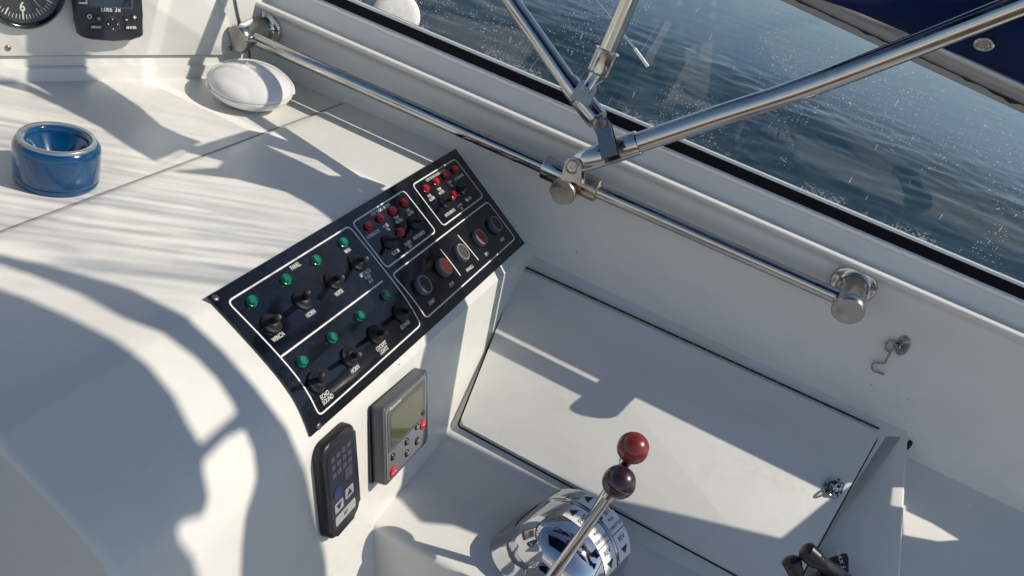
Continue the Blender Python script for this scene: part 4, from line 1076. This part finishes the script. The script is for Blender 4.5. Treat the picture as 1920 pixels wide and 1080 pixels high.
bm_obj('pin', join(lathe([(.0105, .0018), (.0105, .0030), (.0085, .0036), (.0078, .0022), (.0072, .0022), (.0068, .0034), (.0030, .0034), (.0026, .001), (0, .001)], 28, M)), STEELS, lg, ang=35)
lg2, M2 = lug(pc - ln_ * .014, ln_, Vector((0, 0, 1)) - rdir * .25, .0125, .004, .024, 'fork_lug', STEEL, fr)
bm_obj('end_eye', cyl(pc - ln_ * .011, pc + ln_ * .004, .0110, n=28), STEELS, fr)
bm_obj('long_tube', tube_path(smooth_path(T3, 10), rt, 36), STEEL, fr)
S3 = [T3[0], T3[0] + t3d * .038]
bm_obj('end_sleeve', lathe([(0, -.002), (rt * .9, -.002), (rt * 1.02, .001), (rt * 1.14, .012), (rt * 1.16, .045), (rt * 1.1, .0465), (rt, .0467)], 40, mat4(T3[0] - t3d * .006, *frame_of(t3d))), STEEL, fr, ang=40)
c = T3[0] + t3d * .062
bm_obj('saddle_clamp', lathe([(rt, -.020), (rt * 1.18, -.0195), (rt * 1.20, -.018), (rt * 1.20, .018), (rt * 1.18, .0195), (rt, .020)], 40, mat4(c, *frame_of(t3d))), STEEL, fr, ang=40)
# strap lug rising from the saddle to the short tube
T1 = seg_pts(((1134, 250, 2.00), (1122, 226, 2.02), (1067, 156, 2.06), (957, 0, 2.16), (860, -137, 2.25), (700, -365, 2.38)))
t1d = (T1[3] - T1[2]).normalized(); r1 = .0212 * H
pz = P(1133, 238, 1.97); pax = (-pz).normalized(); pax = (pax - t1d * pax.dot(t1d)).normalized()
dn_ = (pz - P(1146, 285, 1.97)).normalized()
for off, mt in ((.009, STEELD), (-.009, STEELD)):
    lg, M = lug(pz + pax * off, pax, dn_, .0098, .003, .046, 'strap_lug', mt, fr)
    if off > 0: bm_obj('pin', lathe([(0, .001), (.0064, .001), (.0064, .0030), (.0056, .0042), (.003, .0040), (.0025, .0028), (0, .0028)], 26, M), STEELS, lg, ang=35)
bm_obj('tongue', tube_path([pz - pax * .001, T1[0], T1[1]], [.008, .0105, .011], 20), STEELS, fr)
bm_obj('short_tube', tube_path(T1[1:], r1, 36), STEEL, fr)
a0, a1 = T1[1], P(1091, 187, 2.04)
d_ = (a1 - a0).normalized()
bm_obj('lower_sleeve', lathe([(0, 0), (r1 * .9, 0), (r1 * 1.22, .0015), (r1 * 1.26, .003), (r1 * 1.26, (a1 - a0).length), (r1, (a1 - a0).length + .0004)], 40, mat4(a0, *frame_of(d_))), STEEL, fr, ang=40)
a0, a1 = P(1090, 186, 2.04), T1[2]
bm_obj('upper_sleeve', lathe([(r1, 0), (r1 * 1.17, .0005), (r1 * 1.2, .002), (r1 * 1.2, (a1 - a0).length), (r1, (a1 - a0).length + .001)], 40, mat4(a0, *frame_of((a1 - a0).normalized()))), STEEL, fr, ang=40)
# second short tube pinned to the first
T2_ = seg_pts(((1126, 124, 1.975), (1137, 100, 1.965), (1180, 0, 1.91), (1250, -165, 1.82), (1330, -360, 1.72)))
bm_obj('upright_tube', tube_path(T2_, .0205 * H, 36), STEEL, fr)
d_ = (T2_[2] - T2_[0]).normalized(); a0 = P(1119, 141, 1.985); a1 = P(1139, 96, 1.963)
bm_obj('upright_sleeve', lathe([(0, 0), (r1 * .8, 0), (r1 * 1.3, .004), (r1 * 1.34, .008), (r1 * 1.34, (a1 - a0).length - .0015), (r1 * 1.40, (a1 - a0).length), (r1 * 1.36, (a1 - a0).length + .0015), (r1, (a1 - a0).length + .0012)], 40, mat4(a0, *frame_of((a1 - a0).normalized()))), STEEL, fr, ang=40)
so = bpy.data.objects['upright_sleeve']; nq = P(1140, 128, 1.930); screw(nq, (-nq).normalized(), .0036, so)
pz = P(1100, 166, 1.985); pax = (-pz).normalized(); up2 = (P(1088, 186, 1.985) - P(1103, 158, 1.985)).normalized() * -1
lg, M = lug(pz, pax, up2, .0125, .004, .020, 'hinge_lug', STEELD, fr)
bm_obj('pin', lathe([(0, .0015), (.0072, .0015), (.0072, .0040), (.0062, .0050), (.003, .0048), (.002, .0032), (0, .0032)], 26, M), STEELS, lg, ang=35)
lg, M = lug(pz - pax * .013, pax, up2, .0130, .004, .020, 'hinge_lug', STEELD, fr)
bm_obj('hinge_link', tube_path([pz + pax * .0005, pz.lerp(P(1118, 143, 1.985), .6), P(1118, 143, 1.985)], [.0080, .0086, .0115], 22), STEEL, fr)
bm_obj('hinge_barrel', cyl(pz - pax * .014, pz - pax * .001, .011, n=26), STEELS, fr)

# ================================================================ HOOK, LATCH, SNAP
hk = thing('cabin_hook', 'small stainless cabin hook hanging from an oval plate on the side wall', 'hook', wpx(1692, 646, 0))
hu = (wpx(1699, 630, 0) - wpx(1686, 664, 0)); hl_ = hu.length; hu.normalize(); hx = hu.cross(WN) 
hc = wpx(1692.5, 647, 0)
M = mat4(hc, hx, hu, WN)
bm_obj('plate', lathe([(.0205, 0), (.0205, .0022), (.018, .004), (.010, .0048), (0, .005)], 36, M, 1.0, 1.0) if False else prism([(.0098 * math.cos(a) * (1 - .12 * abs(math.sin(a))), .0185 * math.sin(a)) for a in [2 * PI * k / 36 for k in range(36)]], 0, .0035, M, .0012), STEELD, hk, ang=50)
for s_ in (-1, 1): screw(hc + hu * .0125 * s_ + WN * .0034, WN, .0030, hk)
ring = [hc + WN * (.004 + .008 * math.sin(a)) + hx * -.004 + hu * (.0075 * math.cos(a)) for a in [PI * k / 10 for k in range(11)]]
bm_obj('staple', tube_path(ring, .0017, 10), STEELD, hk)
e = wpx(1669, 649, .010); hp = smooth_path([wpx(*q) for q in ((1669, 662, .014), (1664, 671, .014), (1659, 680, .014), (1650, 681, .014), (1640, 680, .014), (1635, 686, .014), (1638, 695, .014), (1648, 699, .014), (1658, 702, .014))], 5)
bm_obj('hook_arm', join(tube_path(hp, .0017, 12), tube_path([e + (hu * math.cos(a) * .0100 + hx * math.sin(a) * .0062) + WN * 0 for a in [2 * PI * k / 20 for k in range(20)]], .0017, 10, closed=True)), STEELD, hk)
hp2 = [hc - hx * .004 + WN * .006, wpx(1681, 648, .012), wpx(1674, 644, .012)]
bm_obj('link_ring', tube_path(smooth_path(hp2, 4), .0015, 10), STEELD, hk)

lq = Lpt(1562, 915, LT); lx = (Lpt(1575, 898, LT) - Lpt(1550, 932, LT)).normalized(); ly = ln.cross(lx)
M = mat4(lq, lx, ly, ln)
lt = bm_obj('latch', lathe([(.0185, 0), (.0185, .0012), (.0175, .0026), (.0135, .0032), (.0125, .0026), (.0120, .0006), (.0, .0004)], 40, M, 1.0, .80), CHROME, lid, ang=40)
rg = [lq + ln * (.002 + .013 * (1 - math.cos(a)) * .5 * 1.6) + lx * .0085 * math.sin(a) * 1.0 + ly * (-.004 + .004 * math.cos(a)) for a in [2 * PI * k / 24 for k in range(24)]]
rgo = bm_obj('lift_ring', tube_path(rg, .0016, 10, closed=True), CHROME, lock)
for s_ in (-1, 1): screw(lq + lx * .0155 * s_ + ln * .0026, ln, .0036, lock)
bm_obj('latch_tongue', prism(rrect(.008, .013, .002), .0008, .0028, M, .0006), STEEL, lock)
# small screw holes and button beside the locker
def dot(px, py, n, name, mat, r, parent): 
    h = hit(px, py)
    if h: bm_obj(name, lathe([(r, -.0005), (r, .0012), (0, .0016)], 14, mat4(h[0], *frame_of(h[1] if h[1].dot(-h[0]) > 0 else -h[1]))), mat, parent)
bump = thing('rubber_stop', 'small dark rubber stop on the wall behind the locker corner', 'stop', wpx(1704, 832, 0))
bm_obj('pad', prism(rrect(.006, .016, .002), 0, .007, mat4(wpx(1704, 832, 0), *frame_of(WN)), .0015), RUBBER, bump)

# snap fastener on the canvas
d = ray(1846, 80).normalized(); r_ = SKIRT.ray_cast(Vector((0, 0, 0)), d)

if r_[0] is not None:
    nn = r_[1] if r_[1].dot(-d) > 0 else -r_[1]
    sf = thing('snap_fastener', 'round stainless snap fastener on the navy canvas in the top right corner', 'snap fastener', r_[0])
    bm_obj('washer', lathe([(.0115, 0), (.0115, .0022), (.0105, .003), (.008, .003), (.0075, .0024)], 32, mat4(r_[0] + nn * .0012, *frame_of(nn))), STEEL, sf, ang=40)
    bm_obj('stud', lathe([(.0078, .001), (.0070, .0028), (.0045, .0040), (.0030, .0034), (0, .0028)], 28, mat4(r_[0] + nn * .0012, *frame_of(nn))), STEELS, sf, ang=40)

# ================================================================ THROTTLE BINNACLE
zt_ = ZS * H
tq = on_plane(1046, 1056, Vector((0, 0, 1)), V(0, 0, ZS)); 
th = thing('throttle', 'chrome twin lever engine control with red and dark ball knobs beside the locker', 'throttle', tq)
# lever swing plane: levers swing fore and aft; drum axis athwartships
def drum(xc, w_, R_, name, mat, prof=None):
    bm = bmesh.new(); rows = []
    n = 40; prof = prof or [(-.5, .80), (-.47, .90), (-.40, .965), (-.25, 1.0), (.25, 1.0), (.40, .965), (.47, .90), (.5, .80)]
    for k in range(n + 1):
        a = math.radians(-20 + 220 * k / n); rows.append([bm.verts.new((xc + w_ * p, R_ * q * math.cos(a), R_ * q * math.sin(a))) for p, q in prof])
    for a, b in zip(rows, rows[1:]):
        for k in range(len(a) - 1): bm.faces.new((a[k], a[k + 1], b[k + 1], b[k]))
    for e in (0, -1):
        c = bm.verts.new((xc + w_ * prof[e][0], 0, 0))
        for a, b in zip(rows, rows[1:]): bm.faces.new((a[e], b[e], c))
    return bm
YAW = math.radians(-14)
RD = .073
MT = Matrix.Translation(tq + Vector((0, 0, .012))) @ Matrix.Rotation(YAW, 4, 'Z')
tb = lambda v: MT @ Vector(v)
bm = drum(-.021, .094, RD, '', None, [(-.5, .40), (-.49, .52), (-.46, .64), (-.40, .77), (-.31, .88), (-.19, .955), (-.05, .99), (.1, 1.0), (.44, 1.0), (.48, .985), (.5, .95)]); bm.transform(MT); bm_obj('drum', bm, CHROME, th, ang=40)
bm = drum(.0465, .036, RD, '', None, [(-.5, .95), (-.46, .985), (-.4, 1.0), (.3, 1.0), (.42, .97), (.5, .88)]); bm.transform(MT); bm_obj('drum', bm, CHROME, th, ang=40)
bm = drum(.027, .006, RD * .93, '', None); bm.transform(MT); bm_obj('centre_web', bm, BLACKP, th, ang=40)
# flared foot
bm = bmesh.new(); n = 48
rings = []
for f, z in ((1.26, -.0125), (1.23, -.008), (1.14, .0), (1.06, .012), (.98, .028)):
    rings.append([bm.verts.new(MT @ Vector((.064 * f * math.copysign(abs(math.cos(a)) ** .55, math.cos(a)), .070 * f * math.copysign(abs(math.sin(a)) ** .75, math.sin(a)), z))) for a in [2 * PI * k / n for k in range(n)]])
for a, b in zip(rings, rings[1:]):
    for k in range(n): bm.faces.new((a[k], a[(k + 1) % n], b[(k + 1) % n], b[k]))
bm_obj('base', bm, CHROME, th, ang=50)
bm_obj('side_boss', cyl(tb((-.060, -.004, .020)), tb((-.076, -.004, .020)), .022, .019, bev=.002), CHROME, th)
# levers and balls, hinged on the drum axis
k1 = P(1187, 840, 1.80); k2 = P(1161, 904, 1.80)
root2 = P(1012, 1112, 1.90); root1 = P(1030, 1108, 1.99)
for kn, rt_, mt, rr2, lbn, nm in ((k1, root1, BALLR, 30.5, 'upper red ball knob', 'red'), (k2, root2, BALLD, 32, 'lower dark ball knob with a pale line round it', 'dark')):
    rad = rr2 / F * 1.80 * H; dv = (kn - rt_).normalized()
    lvr = bm_obj('lever', tube_path([rt_, rt_.lerp(kn, .3), rt_.lerp(kn, .8), kn - dv * rad * .8], [.0085, .0075, .0062, .0058], 20), CHROME, th)
    bm_obj('collar', cyl(kn - dv * rad * 1.25, kn - dv * rad * .85, .0075, .0085), CHROME, lvr)
    prof = [(0, -rad)] + [(rad * math.cos(a), rad * math.sin(a)) for a in [math.radians(t) for t in range(-84, 85, 7)]] + [(0, rad)]
    kb_ = bm_obj('ball_knob', lathe(prof, 40, mat4(kn, *frame_of(dv))), mt, lvr); kb_['label'] = lbn
    if nm == 'dark':
        gnn = (dv * .75 + Vector((0, 0, 1)) * .45 + cr * -.15).normalized()
        bm_obj('line', lathe([(rad * .992, -.0004), (rad * 1.006, 0), (rad * .992, .0004)], 48, mat4(kn, *frame_of(dv))), simple('line_pale', (.35, .30, .30), .4), kb_)
# curved stickers on the drums
def sticker(xc, w_, a0, a1, rows_, parent):
    bm = bmesh.new(); R_ = RD + .0006; rws = []
    for k in range(13):
        a = math.radians(a0 + (a1 - a0) * k / 12); rws.append([bm.verts.new(tb((xc - w_ / 2, R_ * math.cos(a), R_ * math.sin(a)))), bm.verts.new(tb((xc + w_ / 2, R_ * math.cos(a), R_ * math.sin(a))))])
    for a, b in zip(rws, rws[1:]): bm.faces.new((a[0], a[1], b[1], b[0]))
    s = bm_obj('sticker', bm, STICK, parent)
    def fr_at(a, r=R_ + .0003):
        a = math.radians(a); o = tb((xc, r * math.cos(a), r * math.sin(a))); n = (MT.to_3x3() @ Vector((0, math.cos(a), math.sin(a)))).normalized()
        x = (MT.to_3x3() @ Vector((1, 0, 0))).normalized(); y = n.cross(x); return mat4(o, x, y, n)
    for kind, a in rows_:
        M = fr_at(a)
        if kind in ('up', 'down'):
            sg = 1 if kind == 'up' else -1; bm_obj('arrow', prism([(-.008, -.004 * sg), (.008, -.004 * sg), (0, .006 * sg)], 0, .0003, M), DPRINT, s, smooth=False)
        elif kind == 'bar': bm_obj('rule', prism([(-w_ / 2, -.0004), (w_ / 2, -.0004), (w_ / 2, .0004), (-w_ / 2, .0004)], 0, .0003, M), DPRINT, s, smooth=False)
        else: bm_obj('sticker_lettering', text_bm(kind, .0098 if len(kind) < 4 else .0062, M, .0001, .95), DPRINT, s, smooth=False)
for i, xc in enumerate((.008, .0465)):
    d_ = bpy.data.objects['drum'] if i == 0 else bpy.data.objects['drum.001']
    sticker(xc, .031, 101, 74, (('up', 80), ('FWD', 93)), d_)
    sticker(xc, .031, 106, 158, (('PULL', 112), ('THROTTLE', 120), ('bar', 126), ('REV', 134), ('down', 147)), d_)

# ================================================================ BLACK HANDLES AT THE LOCKER'S LOWER EDGE
wn_ = thing('rod_holder', 'black twin paddle handle on a triangular bracket at the bottom right of the locker', 'handle', Lpt(1545, 1060))
bq = Lpt(1562, 1075)
def LB(px, py, off): return Lpt(px, py, off)
tri = [LB(*q, .030) for q in ((1546, 1052), (1556, 1046), (1578, 1037), (1588, 1037), (1592, 1046), (1592, 1130), (1520, 1130), (1530, 1075))]
bm = slab(tri, ln, .020 * H, .0015)
br = bm_obj('bracket', bm, BLACKP, wn_, ang=40)
ux = (LB(1590, 1050, .031) - LB(1590, 1090, .031)).normalized()
bm_obj('bracket_lettering', text_bm('MAX 5', .009, mat4(LB(1576, 1049, .0315), ux * -1 if False else (LB(1582, 1062, .03) - LB(1574, 1038, .03)).normalized(), ln.cross((LB(1582, 1062, .03) - LB(1574, 1038, .03)).normalized()), ln), .0001), WPRINT, br, smooth=False)
def paddle(pts, rs, name): return bm_obj(name, tube_path(smooth_path(pts, 5), None or [rs[min(len(rs) - 1, int(i / 5))] * (1 - (i % 5) / 5) + rs[min(len(rs) - 1, int(i / 5) + 1)] * (i % 5) / 5 for i in range(5 * (len(pts) - 1) + 1)], 22), BLACKP, wn_)
dp = 1.86
paddle([P(1506, 1028, dp), P(1512, 1033, dp), P(1528, 1047, dp), P(1540, 1056, dp), P(1556, 1068, dp + .03), P(1585, 1095, dp + .06)], [.006, .0125, .0125, .009, .010, .014], 'upper_paddle')
paddle([P(1481, 1044, dp + .01), P(1484, 1052, dp + .01), P(1490, 1068, dp + .01), P(1500, 1092, dp + .02), P(1530, 1115, dp + .05)], [.006, .0125, .0105, .008, .010], 'lower_paddle')
bm_obj('pivot', lathe([(0, -.03), (.022, -.03), (.022, .0), (.018, .004), (0, .005)], 28, mat4(P(1562, 1088, dp + .03), *frame_of(ln))), BLACKP, wn_)

# ================================================================ OUTSIDE THE WINDOW
dv_ = ray(742, 30); fq_ = dv_ * (2.62 / dv_.x * H) if True else None
def out(px, py, x): d = ray(px, py); return d * (x * H / d.x)
vent = thing('deck_vent', 'weathered white round deck fitting just outside the side window', 'vent', out(735, 50, 2.60))
va = (out(742, 28, 2.50) - out(722, 40, 2.70)).normalized()
vm = simple('chalky_white', (.78, .76, .74), .7, bump=.6, bscale=120, var=.5, vscale=60)
c_ = out(744, 30, 2.52)
bm_obj('bell', lathe([(0, .001), (.030, .000), (.040, -.002), (.044, -.006), (.0435, -.011), (.038, -.015), (.030, -.020), (.026, -.04), (.026, -.075)], 44, mat4(c_, *frame_of((-c_ + Vector((0, -.2, .1))).normalized()))), vm, vent, ang=50)
bm_obj('neck', cyl(out(730, 38, 2.60), out(724, 80, 2.62), .024, .032), vm, vent)
rod = thing('streak_rod', 'thin pale rod added for a bright streak in the glass behind the canopy frame', 'rod', out(1190, 90, 2.9))  # made-up rod stands in for a bright reflected streak
bm_obj('shaft', tube_path([out(1100, -25, 2.9), out(1150, 37, 2.9), out(1192, 93, 2.9)], .0022, 10), STEEL, rod)
bm_obj('tip', tube_path([out(1190, 91, 2.9), out(1215, 125, 2.9)], .0034, 10), WHITEP, rod)
# cockpit inboard of the camera: teak sole, port side and seat, so that chrome has its surroundings
TEAK = simple('teak', (.075, .042, .024), .55, var=.4, vscale=12)
bm = bmesh.new()
for k in range(26):
    b_ = gbox(0, 1, 0, 1, 0, 1); b_.clear(); x = -3.9 + k * .2
    bmesh.ops.create_cube(b_, size=1, matrix=Matrix.Translation(V(x, -2.2, -2.42)) @ Matrix.Diagonal((.19 * H, 6.4 * H, .02, 1)))
    me = bpy.data.meshes.new('t'); b_.to_mesh(me); b_.free(); bm.from_mesh(me)
bm_obj('cockpit_sole', bm, TEAK, kind='structure', smooth=False)
bm = extrude_y([(-4.3, 0.1), (-4.05, .1), (-4.0, -.9), (-3.2, -1.5), (-3.15, -2.45)], -5.5, 3.0); bm_obj('port_side', bm, GEL, kind='structure')
bm = bmesh.new(); q = [bm.verts.new(V(*p)) for p in ((-4.2, -5.4, -2.45), (2.4, -5.4, -2.45), (2.4, -5.6, -.7), (-4.2, -5.6, -.7))]; bm.faces.new(q); bm_obj('aft_side', bm, GEL, kind='structure')
# side deck outside, low and out of sight of the helm, so the coaming has something to stand on
bm = extrude_y([(2.31, -1.25), (2.52, -1.25), (2.62, -1.32), (2.66, -2.0), (2.60, -4.7)], -6, 4.5)
bm_obj('hull_side', bm, GEL, kind='structure')
